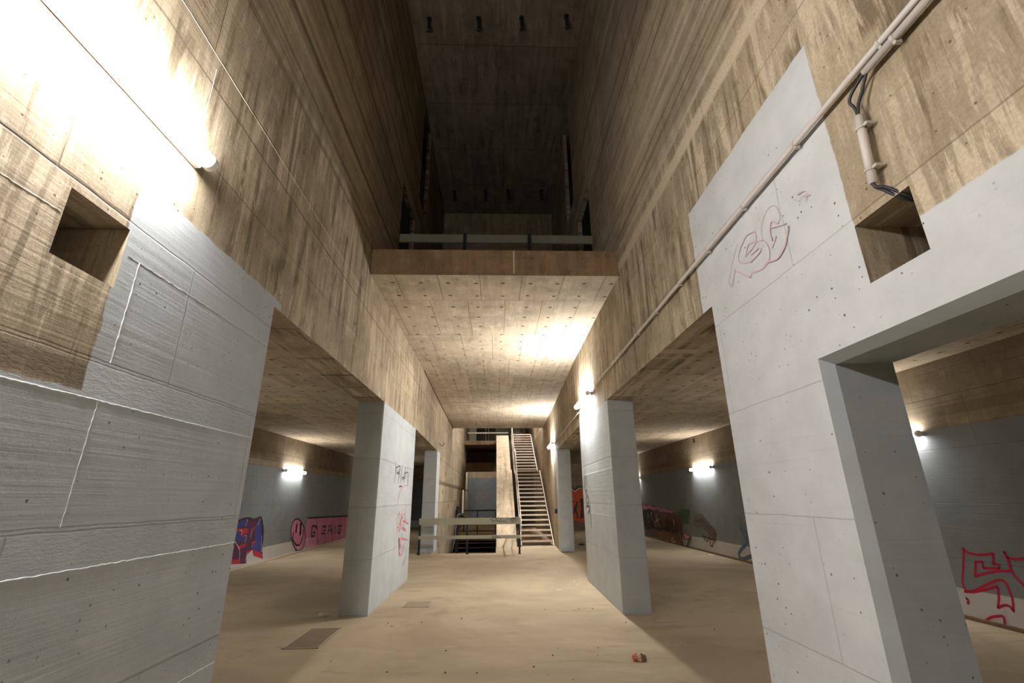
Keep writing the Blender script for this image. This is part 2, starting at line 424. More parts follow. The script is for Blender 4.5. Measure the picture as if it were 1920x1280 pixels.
PAINT = dict(pink=pcol('pink', (0.78, 0.18, 0.26)), fadedpink=pcol('faded_pink', (0.62, 0.44, 0.48)), black=pcol('black', (0.03, 0.028, 0.03)),
             red=pcol('red', (0.55, 0.02, 0.04)), crimson=pcol('crimson', (0.50, 0.01, 0.05)), blue=pcol('blue', (0.04, 0.05, 0.22)), purple=pcol('purple', (0.09, 0.02, 0.07)),
             white=pcol('white', (0.7, 0.68, 0.7)), rose=pcol('rose', (0.62, 0.22, 0.36)), lightrose=pcol('light_rose', (0.72, 0.36, 0.48)), darkrose=pcol('dark_rose', (0.30, 0.05, 0.10)),
             brown=pcol('brown', (0.15, 0.06, 0.045)), ochre=pcol('ochre', (0.26, 0.14, 0.05)), teal=pcol('teal', (0.025, 0.05, 0.05)), mauve=pcol('mauve', (0.15, 0.09, 0.10)),
             green=pcol('green', (0.07, 0.12, 0.06)), steelblue=pcol('steel_blue', (0.10, 0.15, 0.22)), orange=pcol('orange', (0.70, 0.10, 0.02)), mint=pcol('mint', (0.10, 0.32, 0.22)),
             softgrey=pcol('soft_grey', (0.20, 0.19, 0.17)))

# ------------------------------------------------------------------ the setting
def ycuts(*a): return sorted(set(round(v, 4) for v in a))
HL = (1.76, 2.10, 2.58, 2.90)       # left hole y0,y1,z0,z1
HR = (1.67, 2.00, 2.58, 2.90)
def solid_left(y, z):
    if z < 0: return 15.6 < y
    if z < ZB:
        if y < 3.63: return not (HL[0] < y < HL[1] and HL[2] < z < HL[3])
        return y > 16.9
    if 7.8 < y < 9.15 and ZF < z < 7.6: return False
    if 9.5 < y < 10.6 and 8.45 < z < ZC: return False
    return True
ys = ycuts(-5, HL[0], HL[1], 3.63, 7.8, 9.15, 9.5, 10.6, 10.9, 13.5, 15.6, 16.2, 16.9, 19, 22, 26, 30, YE)
zs = [-3.2, 0, HL[2], HL[3], ZB, ZF - .01, ZF, 7.6, 8.45, ZC]
wall_left = obj('wall_left', gridsolid(ys, zs, solid_left, lambda y, z: (xl(y), y, z), lambda y, z: (xl(y) - (T if z < ZF - .005 or y > 12 else .10), y, z)), M_left, kind='structure')
DO = (0.55, 2.475, 2.335)             # doorway y0,y1,z1
def solid_right(y, z):
    if z < 0: return 15.6 < y
    if z < ZB:
        if y < 3.58:
            if DO[0] < y < DO[1] and z < DO[2]: return False
            return not (HR[0] < y < HR[1] and HR[2] < z < HR[3])
        return y > 16.5
    if 7.8 < y < 9.15 and ZF < z < 7.6: return False
    if 9.5 < y < 10.6 and 8.45 < z < ZC: return False
    return True
ys = ycuts(-5, DO[0], DO[1], HR[0], HR[1], 3.58, 7.5, 7.8, 9.15, 9.5, 10.5, 10.6, 13.5, 15.6, 16.5, 19, 22, 26, 30, YE)
zs = [-3.2, 0, DO[2], HR[2], HR[3], ZB, ZF - .01, ZF, 7.6, 8.45, ZC]
wall_right = obj('wall_right', gridsolid(ys, zs, solid_right, lambda y, z: (xr(y), y, z), lambda y, z: (xr(y) + (T if z < ZF - .005 or y > 12 else .10), y, z)), M_right, kind='structure')

bm = bmesh.new()      # chamfered reveal of the doorway
prism(bm, [(1.83, 2.475), (1.90, 2.445), (2.25, 2.46), (2.25, 2.475)], 0, 2.335, 'z')
obj('trim_1', bm, M_trim, kind='structure')
bm = bmesh.new()
prism(bm, [(1.83, 2.335), (1.90, 2.295), (2.25, 2.31), (2.25, 2.335)], 0.55, 2.475, 'y')
obj('trim_2', bm, M_trim, kind='structure')

# the ridges left where cement leaked through the formwork joints
def ridge(pts, w, hgt):
    bm = bmesh.new(); prev = None
    a, b = Vector(pts[0]), Vector(pts[1]); n = max(6, int((b - a).length / 0.02))
    d = (b - a).normalized(); s = Vector((0, -d.z, d.y))
    for i in range(n + 1):
        p = a + (b - a) * i / n + s * random.uniform(-.0025, .0025)
        ww = w * random.uniform(.6, 1.3); hh = hgt * random.uniform(.5, 1.2)
        row = [bm.verts.new(p + s * ww), bm.verts.new(p + Vector((hh, 0, 0))), bm.verts.new(p - s * ww), bm.verts.new(p - Vector((.004, 0, 0)))]
        if prev:
            for k in range(4): bm.faces.new((prev[k], prev[(k + 1) % 4], row[(k + 1) % 4], row[k]))
        else: bm.faces.new(row)
        prev = row
    bm.faces.new(prev)
    return bm
for (y0, z0), (y1, z1), w in (((-1, 1.32), (3.62, 1.32), .006), ((-1, 2.05), (3.62, 2.045), .005), ((2.2, 2.23), (2.21, 2.77), .006), ((2.18, 1.5), (2.19, 2.05), .005),
                              ((2.13, 2.77), (3.62, 2.785), .0035), ((1.0, 2.755), (1.75, 2.77), .003), ((1.0, 4.41), (6.0, 4.33), .0035), ((2.6, 0.60), (3.62, 0.60), .004), ((2.39, 3.55), (2.39, 4.3), .004)):
    raw = z0 > 3.3 or (z0 > 2.2 and y1 < 2.05)
    obj('seam_ridge', ridge([(-1.85, y0, z0), (-1.85, y1, z1)], w * .62, w * 0.6), M_ridge if not raw else M_cream, wall_left)
for (y0, z0), (y1, z1), w in (((-1, 2.93), (1.6, 2.95), -.1), ):
    pass
obj('wall_left_aisle', gridsolid([-5, 0, 10, 20, 30.4], [-0.3, ZA + 0.6], lambda a, b: True, lambda y, z: (-6.4, y, z), lambda y, z: (-6.8, y, z)), M_aisle, kind='structure')
obj('wall_right_aisle', gridsolid([-5, 0, 14.98, 15.14, 20, 26.4], [-0.3, 3.26, 3.41, ZA + 0.6], lambda y, z: not (14.98 < y < 15.14 and 3.26 < z < 3.41), lambda y, z: (6.4, y, z), lambda y, z: (6.8, y, z)), M_aisle, kind='structure')
bm = bmesh.new(); box(bm, -6.4, -2.45, 30.0, 30.4, -0.3, ZA + 0.6)
obj('wall_left_end', bm, M_aisle, kind='structure')
bm = bmesh.new(); box(bm, 2.6, 6.4, 26.0, 26.4, -0.3, ZA + 0.6)
wall_right_end = obj('wall_right_end', bm, M_end, kind='structure')
bm = bmesh.new(); box(bm, 2.62, 4.4, 19.9, 20.35, 2.95, ZA)
obj('trim_3', bm, M_end, kind='structure')
for s, nm in ((-1, 'left'), (1, 'right')):
    bm = bmesh.new()
    a, b = sorted((s * 2.24, s * 6.4))
    box(bm, a, b, -5, 30.0 if s < 0 else 26.0, ZA, ZA + 0.3)
    obj('ceiling_%s_aisle' % nm, bm, M_aceil, kind='structure')
    bm = bmesh.new()
    box(bm, *sorted((s * 6.35, s * 6.4)), -5, 30 if s < 0 else 26, 0.0, 0.045, 0.008)
    obj('baseboard_%s' % nm, bm, M_pipe_cream if s < 0 else M_pipe_brown, kind='structure')

PIT = (-2.5, 0.0, 15.7, 24.0)
floor = obj('floor', gridsolid([-6.4, PIT[0], PIT[1], 0.74, 0.92, 6.4], [-5, PIT[2], 17.5, PIT[3], YE], lambda x, y: not ((PIT[0] < x < PIT[1] and PIT[2] < y < PIT[3]) or (0.74 < x < 0.92 and 17.5 < y < PIT[3])),
                               lambda x, y: (x, y, 0), lambda x, y: (x, y, -0.3)), M_floor, kind='structure')
bm = bmesh.new(); box(bm, -2.5, 2.7, 15.0, YE, -3.5, -3.2)
obj('floor_lower', bm, M_floor, kind='structure')
# the slab that bridges the hall: soffit, edge and upper floor in one casting
slab = obj('ceiling_bridge', gridsolid([6.2, 10.9, 13.5, 16.3, 19, 22.0], [0, 1], lambda a, b: True,
     lambda y, t: (xl(y) + (xr(y) - xl(y)) * t, y, ZS), lambda y, t: (xl(y) + (xr(y) - xl(y)) * t, y, ZF)), [M_soffit, M_edge], kind='structure')
for p in slab.data.polygons:
    if abs(p.normal.y) > 0.5: p.material_index = 1
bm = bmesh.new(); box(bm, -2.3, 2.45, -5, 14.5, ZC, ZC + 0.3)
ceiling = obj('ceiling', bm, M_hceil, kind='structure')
bm = bmesh.new(); box(bm, -2.3, 2.5, 14.5, 14.9, ZF, ZC + 0.3)
obj('wall_upper_end', bm, M_uend, kind='structure')
bm = bmesh.new(); box(bm, -2.3, 2.5, -5.4, -5.0, 0, ZC)
obj('wall_behind', bm, M_end, kind='structure')
for s in (-1, 1):
    bm = bmesh.new(); box(bm, *sorted((s * 2.2, s * 6.8)), -5.4, -5.0, 0, ZA + .3)
    obj('wall_behind_aisle', bm, M_end, kind='structure')
bm = bmesh.new(); box(bm, -2.5, 2.7, YE, YE + .4, -3.2, 8.0)
obj('wall_back', bm, M_graywall, kind='structure')
bm = bmesh.new(); box(bm, -2.5, 2.7, 22.0, YE, 7.6, 7.9)
obj('ceiling_stairwell', bm, M_end, kind='structure')
bm = bmesh.new(); box(bm, -2.5, 2.7, 21.7, 22.0, ZF, 7.9)
obj('wall_stairwell', bm, M_stairwell, kind='structure')
bm = bmesh.new(); box(bm, -2.06, 2.25, 30.6, YE, 4.9, ZF)
obj('floor_upper', bm, M_edge, kind='structure')
bm = bmesh.new(); box(bm, -2.05, 0.1, 33.0, 33.4, 3.35, 3.95)
obj('trim_4', bm, M_edge, kind='structure')
bm = bmesh.new(); box(bm, -2.06, 2.25, 33.4, YE, 3.75, 3.95)  # added slab, keeps the lamp behind the beam from lighting the opening above
obj('ceiling_lower_passage', bm, M_end, kind='structure')
bm = bmesh.new(); box(bm, 0.73, 2.25, 28.6, 28.9, 0, 4.9)  # added partition, hides the lit back wall behind the open treads
obj('wall_under_stairs', bm, M_gap_shade, kind='structure')
bm = bmesh.new(); box(bm, .252, .268, 6.194, 6.2, ZS + .03, ZF - .01)
obj('seam_ridge', bm, M_cream, slab)

# ------------------------------------------------------------------ pillars
def pillar(y0, y1, f, s, label):
    bm = bmesh.new()
    pts = [(f(y0), y0), (f(y1), y1), (f(y1) + s * T, y1), (f(y0) + s * T, y0)]
    prism(bm, pts, 0, ZB, 'z')
    vert = [e for e in bm.edges if abs(e.verts[0].co.z - e.verts[1].co.z) > 1]
    bmesh.ops.bevel(bm, geom=vert, offset=0.012, segments=2, affect='EDGES')
    o = obj('concrete_pillar', bm, M_pillar)
    o.location = (0, 0, 0)
    return tag(o, label, 'pillar', 'grey painted pillars along the hall')
P2L = pillar(7.66, 10.85, xl, -1, 'left grey pillar with a black tag above red scribbles')
P2R = pillar(7.50, 10.45, xr, 1, 'right grey pillar with black drippy tag, under the nearer wall lamp')
P3L = pillar(15.95, 16.9, xl, -1, 'far left grey pillar behind the wooden barrier')
P3R = pillar(15.72, 16.5, xr, 1, 'far right grey pillar beside the foot of the stairs')

# ------------------------------------------------------------------ spray paint on walls: parts of what they are painted on
STROKES = {
'redS': ('x',-1,[('l','crimson',0.032,[(6.4,6.715,0.894),(6.4,6.73,0.833),(6.4,6.797,0.658),(6.4,6.877,0.441),(6.4,6.858,0.352)]),('l','crimson',0.032,[(6.4,6.858,0.352),(6.4,6.747,0.371),(6.4,6.593,0.448),(6.4,6.433,0.529),(6.4,6.333,0.562),(6.4,6.274,0.535),(6.4,6.262,0.431),(6.4,6.257,0.361),(6.4,6.289,0.225)]),('l','crimson',0.032,[(6.4,6.289,0.225),(6.4,6.325,0.27),(6.4,6.393,0.266),(6.4,6.476,0.223)]),('s','crimson',0.032,[(6.4,6.476,0.223),(6.4,6.43,0.33),(6.4,6.396,0.462)]),('l','crimson',0.032,[(6.4,6.396,0.462),(6.4,6.422,0.471),(6.4,6.55,0.423),(6.4,6.656,0.386),(6.4,6.752,0.356),(6.4,6.879,0.339)]),('l','crimson',0.032,[(6.4,6.715,0.894),(6.4,6.664,0.845),(6.4,6.548,0.833),(6.4,6.439,0.844),(6.4,6.323,0.87)]),('s','crimson',0.032,[(6.4,6.323,0.87),(6.4,6.358,0.75)]),('s','crimson',0.032,[(6.4,6.358,0.75),(6.4,6.292,0.74),(6.4,6.305,0.702)]),('s','crimson',0.032,[(6.4,6.305,0.702),(6.4,6.506,0.676)]),('s','crimson',0.032,[(6.4,6.506,0.676),(6.4,6.496,0.753)]),('s','crimson',0.032,[(6.4,6.496,0.753),(6.4,6.59,0.742)]),('s','crimson',0.032,[(6.4,6.59,0.742),(6.4,6.659,0.56)]),('l','crimson',0.032,[(6.4,6.659,0.56),(6.4,6.518,0.609),(6.4,6.349,0.66),(6.4,6.166,0.689)]),('l','crimson',0.032,[(6.4,6.169,0.904),(6.4,6.153,0.811),(6.4,6.155,0.695),(6.4,6.118,0.612),(6.4,6.064,0.55),(6.4,6.001,0.459)]),('l','crimson',0.032,[(6.4,6.152,0.843),(6.4,6.071,0.834),(6.4,5.963,0.85),(6.4,5.818,0.875)]),('s','crimson',0.032,[(6.4,6.878,0.257),(6.4,6.859,0.232),(6.4,6.877,0.196)]),('l','crimson',0.032,[(6.4,6.685,0.036),(6.4,6.6,0.09),(6.4,6.488,0.127),(6.4,6.434,0.13),(6.4,6.447,0.035)])]),
'pinktag': ('x',-1,[('l','fadedpink',0.006,[(1.83,3.023,3.373),(1.83,3.045,3.41),(1.83,3.125,3.344),(1.83,3.194,3.27),(1.83,3.253,3.204)]),('l','fadedpink',0.01,[(1.83,3.253,3.204),(1.83,3.222,3.141),(1.83,3.176,3.19),(1.83,3.137,3.24)]),('l','fadedpink',0.012,[(1.83,3.137,3.24),(1.83,3.045,3.162),(1.83,2.958,3.089)]),('l','fadedpink',0.014,[(1.83,2.958,3.089),(1.83,2.932,3.112),(1.83,2.81,3.078),(1.83,2.727,3.089)]),('l','fadedpink',0.006,[(1.83,2.727,3.089),(1.83,2.695,3.127),(1.83,2.69,3.166),(1.83,2.704,3.223),(1.83,2.736,3.264)]),('l','fadedpink',0.008,[(1.83,2.736,3.264),(1.83,2.808,3.296),(1.83,2.898,3.327),(1.83,2.931,3.305),(1.83,2.965,3.263)]),('l','fadedpink',0.007,[(1.83,2.965,3.263),(1.83,2.865,3.274),(1.83,2.807,3.299),(1.83,2.795,3.373)]),('l','fadedpink',0.008,[(1.83,2.795,3.373),(1.83,2.899,3.4),(1.83,2.958,3.382),(1.83,3.034,3.34),(1.83,3.057,3.291),(1.83,3.019,3.24),(1.83,2.917,3.192)]),('l','fadedpink',0.01,[(1.83,2.917,3.192),(1.83,2.842,3.195),(1.83,2.78,3.203),(1.83,2.794,3.233),(1.83,2.89,3.236)]),('l','fadedpink',0.005,[(1.83,2.736,3.264),(1.83,2.727,3.345),(1.83,2.679,3.401),(1.83,2.624,3.429),(1.83,2.572,3.423),(1.83,2.53,3.389),(1.83,2.513,3.332),(1.83,2.52,3.296),(1.83,2.548,3.273)]),('l','fadedpink',0.01,[(1.83,2.548,3.273),(1.83,2.605,3.324),(1.83,2.632,3.292),(1.83,2.641,3.248),(1.83,2.635,3.203)]),('l','fadedpink',0.009,[(1.83,2.592,3.204),(1.83,2.621,3.181),(1.83,2.65,3.157)]),('l','fadedpink',0.008,[(1.83,2.627,3.289),(1.83,2.554,3.256),(1.83,2.474,3.225)]),('l','fadedpink',0.014,[(1.83,2.456,3.193),(1.83,2.488,3.141),(1.83,2.534,3.089),(1.83,2.62,3.058),(1.83,2.726,3.092)]),('l','fadedpink',0.007,[(1.83,2.319,3.323),(1.83,2.293,3.323),(1.83,2.262,3.311)]),('l','fadedpink',0.007,[(1.83,2.279,3.287),(1.83,2.222,3.255)]),('l','fadedpink',0.005,[(1.83,2.242,3.295),(1.83,2.268,3.241)]),('l','fadedpink',0.005,[(1.83,2.301,3.297),(1.83,2.315,3.258)]),('l','fadedpink',0.005,[(1.83,2.352,3.321),(1.83,2.345,3.301)])]),
'blacktag': ('x',1,[('l','black',0.022,[(-1.85,8.863,2.261),(-1.85,8.917,2.042),(-1.85,8.885,1.88)]),('l','black',0.022,[(-1.85,8.903,2.145),(-1.85,9.234,2.199),(-1.85,9.334,2.148),(-1.85,9.053,2.041)]),('l','black',0.022,[(-1.85,9.056,2.034),(-1.85,9.116,2.082),(-1.85,9.328,2.047),(-1.85,9.309,1.984)]),('l','black',0.022,[(-1.85,9.251,2.151),(-1.85,9.22,2.011),(-1.85,9.189,1.874)]),('l','black',0.022,[(-1.85,9.49,2.18),(-1.85,9.455,2.037),(-1.85,9.422,1.896)]),('l','black',0.022,[(-1.85,9.788,2.206),(-1.85,9.84,2.136),(-1.85,9.645,1.982),(-1.85,9.568,1.955)]),('l','black',0.022,[(-1.85,9.549,2.01),(-1.85,9.813,2.005),(-1.85,9.88,2.072),(-1.85,9.756,1.914)]),('l','black',0.022,[(-1.85,9.827,2.094),(-1.85,10.093,2.132),(-1.85,10.177,2.086),(-1.85,10.214,1.87)]),('l','black',0.022,[(-1.85,8.976,2.045),(-1.85,8.987,2.12)]),('l','black',0.022,[(-1.85,9.323,1.829),(-1.85,9.441,1.841),(-1.85,9.567,1.838)])]),
'redtag': ('x',1,[('l','pink',0.02,[(-1.85,9.266,1.474),(-1.85,9.321,1.607),(-1.85,9.475,1.744),(-1.85,9.697,1.833),(-1.85,9.952,1.867),(-1.85,10.094,1.859)]),('l','pink',0.02,[(-1.85,10.066,1.542),(-1.85,10.056,1.414),(-1.85,10.19,1.188)]),('l','pink',0.02,[(-1.85,9.415,1.338),(-1.85,9.364,1.193),(-1.85,9.465,0.927)]),('l','pink',0.02,[(-1.85,9.431,1.293),(-1.85,9.526,1.365),(-1.85,9.584,1.243),(-1.85,9.666,1.15)]),('l','pink',0.02,[(-1.85,9.666,1.15),(-1.85,9.766,1.389),(-1.85,9.82,1.234),(-1.85,10.088,1.35)]),('l','pink',0.02,[(-1.85,9.508,1.187),(-1.85,9.631,1.018),(-1.85,9.767,1.145),(-1.85,9.886,1.047),(-1.85,10.162,1.268)]),('l','pink',0.02,[(-1.85,9.419,1.103),(-1.85,9.61,1.123),(-1.85,9.81,1.265)]),('l','pink',0.02,[(-1.85,10.007,1.071),(-1.85,10.159,1.016),(-1.85,10.296,1.016)]),('l','pink',0.02,[(-1.85,9.607,0.902),(-1.85,9.784,0.74),(-1.85,9.691,0.661),(-1.85,9.928,0.564),(-1.85,10.265,0.712)]),('l','pink',0.02,[(-1.85,9.711,0.835),(-1.85,9.929,0.683),(-1.85,9.827,0.619)]),('l','pink',0.02,[(-1.85,9.842,0.929),(-1.85,9.753,0.714)]),('l','pink',0.02,[(-1.85,9.907,0.985),(-1.85,9.907,0.864),(-1.85,10.126,0.855),(-1.85,10.562,0.795)]),('l','pink',0.02,[(-1.85,10.466,0.663),(-1.85,10.5,0.565),(-1.85,10.444,0.462),(-1.85,10.212,0.36)]),('l','pink',0.02,[(-1.85,9.919,1.199),(-1.85,10.295,1.151),(-1.85,10.547,1.115)]),('l','pink',0.02,[(-1.85,9.582,0.86),(-1.85,10.028,0.885)]),('l','pink',0.05,[(-1.85,9.629,0.885),(-1.85,9.742,0.7)]),('l','pink',0.045,[(-1.85,10.015,1.048),(-1.85,10.252,1.01)])]),
'blacktag2': ('x',-1,[('l','black',0.03,[(1.855,9.943,2.128),(1.855,10.024,1.936),(1.855,10.129,1.766)]),('l','black',0.03,[(1.855,10.085,2.037),(1.855,10.21,1.789)]),('l','black',0.03,[(1.855,9.88,2.001),(1.855,9.824,1.898),(1.855,9.87,1.846)]),('l','black',0.03,[(1.855,9.992,1.657),(1.855,10.05,1.722),(1.855,9.875,1.74)]),('l','black',0.03,[(1.855,9.876,1.646),(1.855,10.019,1.52),(1.855,9.984,1.405),(1.855,9.732,1.553),(1.855,9.876,1.646)]),('l','black',0.03,[(1.855,9.626,1.533),(1.855,9.638,1.412),(1.855,9.903,1.294)]),('l','black',0.03,[(1.855,9.918,1.427),(1.855,9.69,1.421),(1.855,9.699,1.31)]),('l','black',0.03,[(1.855,9.636,1.331),(1.855,9.61,1.193),(1.855,9.647,1.049)])]),
'bluered': ('x',1,[('f','purple',0,[(-6.4,12.548,1.119),(-6.4,12.789,1.164),(-6.4,13.054,1.173),(-6.4,13.313,1.127),(-6.4,13.663,1.172),(-6.4,13.791,1.073),(-6.4,13.939,0.811),(-6.4,14.006,0.502),(-6.4,14.188,0.082),(-6.4,13.622,0.226),(-6.4,13.516,0.381),(-6.4,13.258,0.28),(-6.4,13.295,0.074),(-6.4,12.513,0.154),(-6.4,12.511,0.597),(-6.4,12.504,0.884)]),('f','blue',0,[(-6.4,12.569,1.102),(-6.4,12.992,1.156),(-6.4,12.984,0.98),(-6.4,12.572,0.956)]),('f','red',0,[(-6.4,12.546,0.942),(-6.4,13.07,0.928),(-6.4,13.143,0.812),(-6.4,12.887,0.781),(-6.4,12.744,0.73),(-6.4,12.562,0.804)]),('f','blue',0,[(-6.4,12.525,0.867),(-6.4,12.736,0.892),(-6.4,12.799,0.757),(-6.4,13.028,0.756),(-6.4,13.009,0.616),(-6.4,12.568,0.652)]),('f','red',0,[(-6.4,12.69,0.521),(-6.4,13.123,0.576),(-6.4,13.087,0.485),(-6.4,12.809,0.449)]),('f','red',0,[(-6.4,12.507,0.257),(-6.4,12.955,0.206),(-6.4,12.955,0.115),(-6.4,12.525,0.159)]),('f','blue',0,[(-6.4,13.457,1.021),(-6.4,13.774,1.091),(-6.4,13.998,0.469),(-6.4,14.036,0.248),(-6.4,13.516,0.381),(-6.4,13.516,0.64)]),('f','red',0,[(-6.4,13.552,0.378),(-6.4,14.081,0.227),(-6.4,14.188,0.082),(-6.4,13.622,0.226)]),('f','red',0,[(-6.4,13.465,0.579),(-6.4,13.638,0.598),(-6.4,13.63,0.517),(-6.4,13.516,0.535)]),('f','red',0,[(-6.4,13.224,0.378),(-6.4,13.479,0.385),(-6.4,13.258,0.28)]),('f','red',0,[(-6.4,13.286,0.899),(-6.4,13.48,0.954),(-6.4,13.441,0.858)]),('l','white',0.02,[(-6.4,12.795,1.147),(-6.4,12.977,1.148),(-6.4,12.95,0.982)]),('l','white',0.02,[(-6.4,12.685,0.903),(-6.4,12.805,0.88),(-6.4,12.804,0.787)]),('l','white',0.02,[(-6.4,12.879,0.759),(-6.4,13.062,0.754),(-6.4,13.046,0.605)]),('l','white',0.02,[(-6.4,12.552,0.653),(-6.4,12.825,0.448),(-6.4,12.906,0.211)]),('l','white',0.02,[(-6.4,13.678,1.129),(-6.4,13.58,0.982)]),('l','white',0.02,[(-6.4,13.309,0.882),(-6.4,13.288,0.69)]),('l','white',0.02,[(-6.4,13.908,0.677),(-6.4,13.987,0.336),(-6.4,14.064,0.279)]),('l','white',0.02,[(-6.4,13.241,0.329),(-6.4,13.232,0.159)]),('l','white',0.02,[(-6.4,13.453,0.564),(-6.4,13.462,0.435)]),('l','black',0.05,[(-6.4,12.548,1.119),(-6.4,12.789,1.164),(-6.4,13.054,1.173),(-6.4,13.313,1.127),(-6.4,13.663,1.172),(-6.4,13.791,1.073)]),('l','black',0.05,[(-6.4,13.791,1.073),(-6.4,13.958,0.809),(-6.4,14.006,0.502)]),('l','black',0.03,[(-6.4,12.86,0.768),(-6.4,13.082,0.792)]),('l','black',0.03,[(-6.4,13.867,0.798),(-6.4,13.969,0.834),(-6.4,13.923,0.744)])]),
'smiley': ('x',1,[('f','rose',0,[(-6.4,17.027,0.496),(-6.4,16.933,0.63),(-6.4,16.805,0.757),(-6.4,16.653,0.867),(-6.4,16.488,0.953),(-6.4,16.322,1.008),(-6.4,16.167,1.031),(-6.4,16.032,1.02),(-6.4,15.925,0.977),(-6.4,15.854,0.906),(-6.4,15.822,0.811),(-6.4,15.83,0.698),(-6.4,15.878,0.575),(-6.4,15.962,0.449),(-6.4,16.078,0.328),(-6.4,16.219,0.22),(-6.4,16.377,0.131),(-6.4,16.541,0.068),(-6.4,16.7,0.036),(-6.4,16.844,0.039),(-6.4,16.962,0.076),(-6.4,17.044,0.146),(-6.4,17.084,0.244),(-6.4,17.078,0.364)]),('f','lightrose',0,[(-6.4,15.983,0.413),(-6.4,16.134,0.343),(-6.4,16.475,0.255),(-6.4,16.881,0.342),(-6.4,16.838,0.224),(-6.4,16.677,0.059),(-6.4,16.375,0.088),(-6.4,16.115,0.248)]),('l','black',0.045,[(-6.4,17.027,0.496),(-6.4,16.933,0.63),(-6.4,16.805,0.757),(-6.4,16.653,0.867),(-6.4,16.488,0.953),(-6.4,16.322,1.008),(-6.4,16.167,1.031),(-6.4,16.032,1.02),(-6.4,15.925,0.977),(-6.4,15.854,0.906),(-6.4,15.822,0.811),(-6.4,15.83,0.698),(-6.4,15.878,0.575),(-6.4,15.962,0.449),(-6.4,16.078,0.328),(-6.4,16.219,0.22),(-6.4,16.377,0.131),(-6.4,16.541,0.068),(-6.4,16.7,0.036),(-6.4,16.844,0.039),(-6.4,16.962,0.076),(-6.4,17.044,0.146),(-6.4,17.084,0.244),(-6.4,17.078,0.364),(-6.4,17.027,0.496)]),('l','black',0.11,[(-6.4,16.219,0.849),(-6.4,16.235,0.649)]),('l','black',0.13,[(-6.4,16.543,0.873),(-6.4,16.583,0.567)]),('l','black',0.06,[(-6.4,16.037,0.623),(-6.4,16.047,0.447),(-6.4,16.313,0.269),(-6.4,16.541,0.22),(-6.4,16.739,0.273),(-6.4,16.838,0.468),(-6.4,16.802,0.655)]),('l','black',0.04,[(-6.4,16.352,0.08),(-6.4,16.46,0.07)]),('l','black',0.04,[(-6.4,16.673,0.069),(-6.4,16.785,0.058)])]),
'pinkblock': ('x',1,[('f','rose',0,[(-6.4,17.076,1.027),(-6.4,17.985,1.005),(-6.4,18.957,0.992),(-6.4,20.047,0.966),(-6.4,21.459,0.931),(-6.4,22.145,0.907),(-6.4,22.381,-0.064),(-6.4,20.882,0.002),(-6.4,19.286,0.036),(-6.4,18.253,0.036),(-6.4,17.206,0.059),(-6.4,17.129,0.364),(-6.4,16.968,0.748)]),('f','lightrose',0,[(-6.4,17.122,0.385),(-6.4,18.086,0.335),(-6.4,18.153,0.045),(-6.4,17.232,0.066)]),('l','darkrose',0.04,[(-6.4,17.919,1.007),(-6.4,18.337,0.079)]),('l','darkrose',0.04,[(-6.4,18.819,0.974),(-6.4,19.063,0.056)]),('l','darkrose',0.04,[(-6.4,19.654,0.943),(-6.4,19.891,0.031)]),('l','darkrose',0.04,[(-6.4,20.569,0.91),(-6.4,20.796,0.003)]),('l','darkrose',0.04,[(-6.4,21.197,0.887),(-6.4,21.463,-0.018)]),('l','lightrose',0.03,[(-6.4,17.263,0.312),(-6.4,17.296,0.185)]),('l','darkrose',0.03,[(-6.4,17.492,0.303),(-6.4,17.522,0.18)]),('l','darkrose',0.03,[(-6.4,17.727,0.293),(-6.4,17.756,0.175)]),('l','lightrose',0.03,[(-6.4,17.969,0.283),(-6.4,17.995,0.17)]),('l','darkrose',0.03,[(-6.4,18.218,0.272),(-6.4,18.242,0.165)]),('l','darkrose',0.03,[(-6.4,18.473,0.261),(-6.4,18.495,0.159)]),('l','lightrose',0.03,[(-6.4,18.736,0.25),(-6.4,18.756,0.154)]),('l','darkrose',0.03,[(-6.4,19.007,0.239),(-6.4,19.025,0.148)]),('l','darkrose',0.03,[(-6.4,19.286,0.227),(-6.4,19.301,0.142)]),('l','lightrose',0.03,[(-6.4,19.574,0.215),(-6.4,19.586,0.136)]),('l','darkrose',0.03,[(-6.4,19.871,0.203),(-6.4,19.88,0.13)]),('l','darkrose',0.03,[(-6.4,20.176,0.19),(-6.4,20.183,0.124)]),('l','lightrose',0.03,[(-6.4,20.492,0.177),(-6.4,20.496,0.117)]),('l','darkrose',0.03,[(-6.4,20.818,0.163),(-6.4,20.819,0.11)]),('l','darkrose',0.03,[(-6.4,21.154,0.149),(-6.4,21.153,0.103)]),('l','lightrose',0.03,[(-6.4,21.502,0.135),(-6.4,21.497,0.096)]),('l','black',0.05,[(-6.4,17.076,1.027),(-6.4,17.985,1.005),(-6.4,18.957,0.992),(-6.4,20.047,0.966),(-6.4,21.459,0.931),(-6.4,22.145,0.907)]),('s','black',0.075,[(-6.4,18.014,0.637),(-6.4,17.921,0.719),(-6.4,17.552,0.749),(-6.4,17.567,0.42),(-6.4,17.884,0.402),(-6.4,17.88,0.524),(-6.4,17.714,0.53)]),('s','black',0.06,[(-6.4,18.956,0.617),(-6.4,18.927,0.661),(-6.4,18.556,0.674),(-6.4,18.571,0.43),(-6.4,18.911,0.416),(-6.4,18.901,0.528),(-6.4,18.729,0.534)]),('s','black',0.055,[(-6.4,19.276,0.387),(-6.4,19.289,0.67),(-6.4,19.52,0.658),(-6.4,19.712,0.37)]),('l','black',0.04,[(-6.4,19.272,0.505),(-6.4,19.619,0.485)]),('l','black',0.05,[(-6.4,20.011,0.645),(-6.4,20.082,0.346)]),('s','black',0.055,[(-6.4,20.853,0.538),(-6.4,20.819,0.586),(-6.4,20.353,0.603),(-6.4,20.359,0.345),(-6.4,20.769,0.329),(-6.4,20.772,0.445),(-6.4,20.59,0.451)])]),
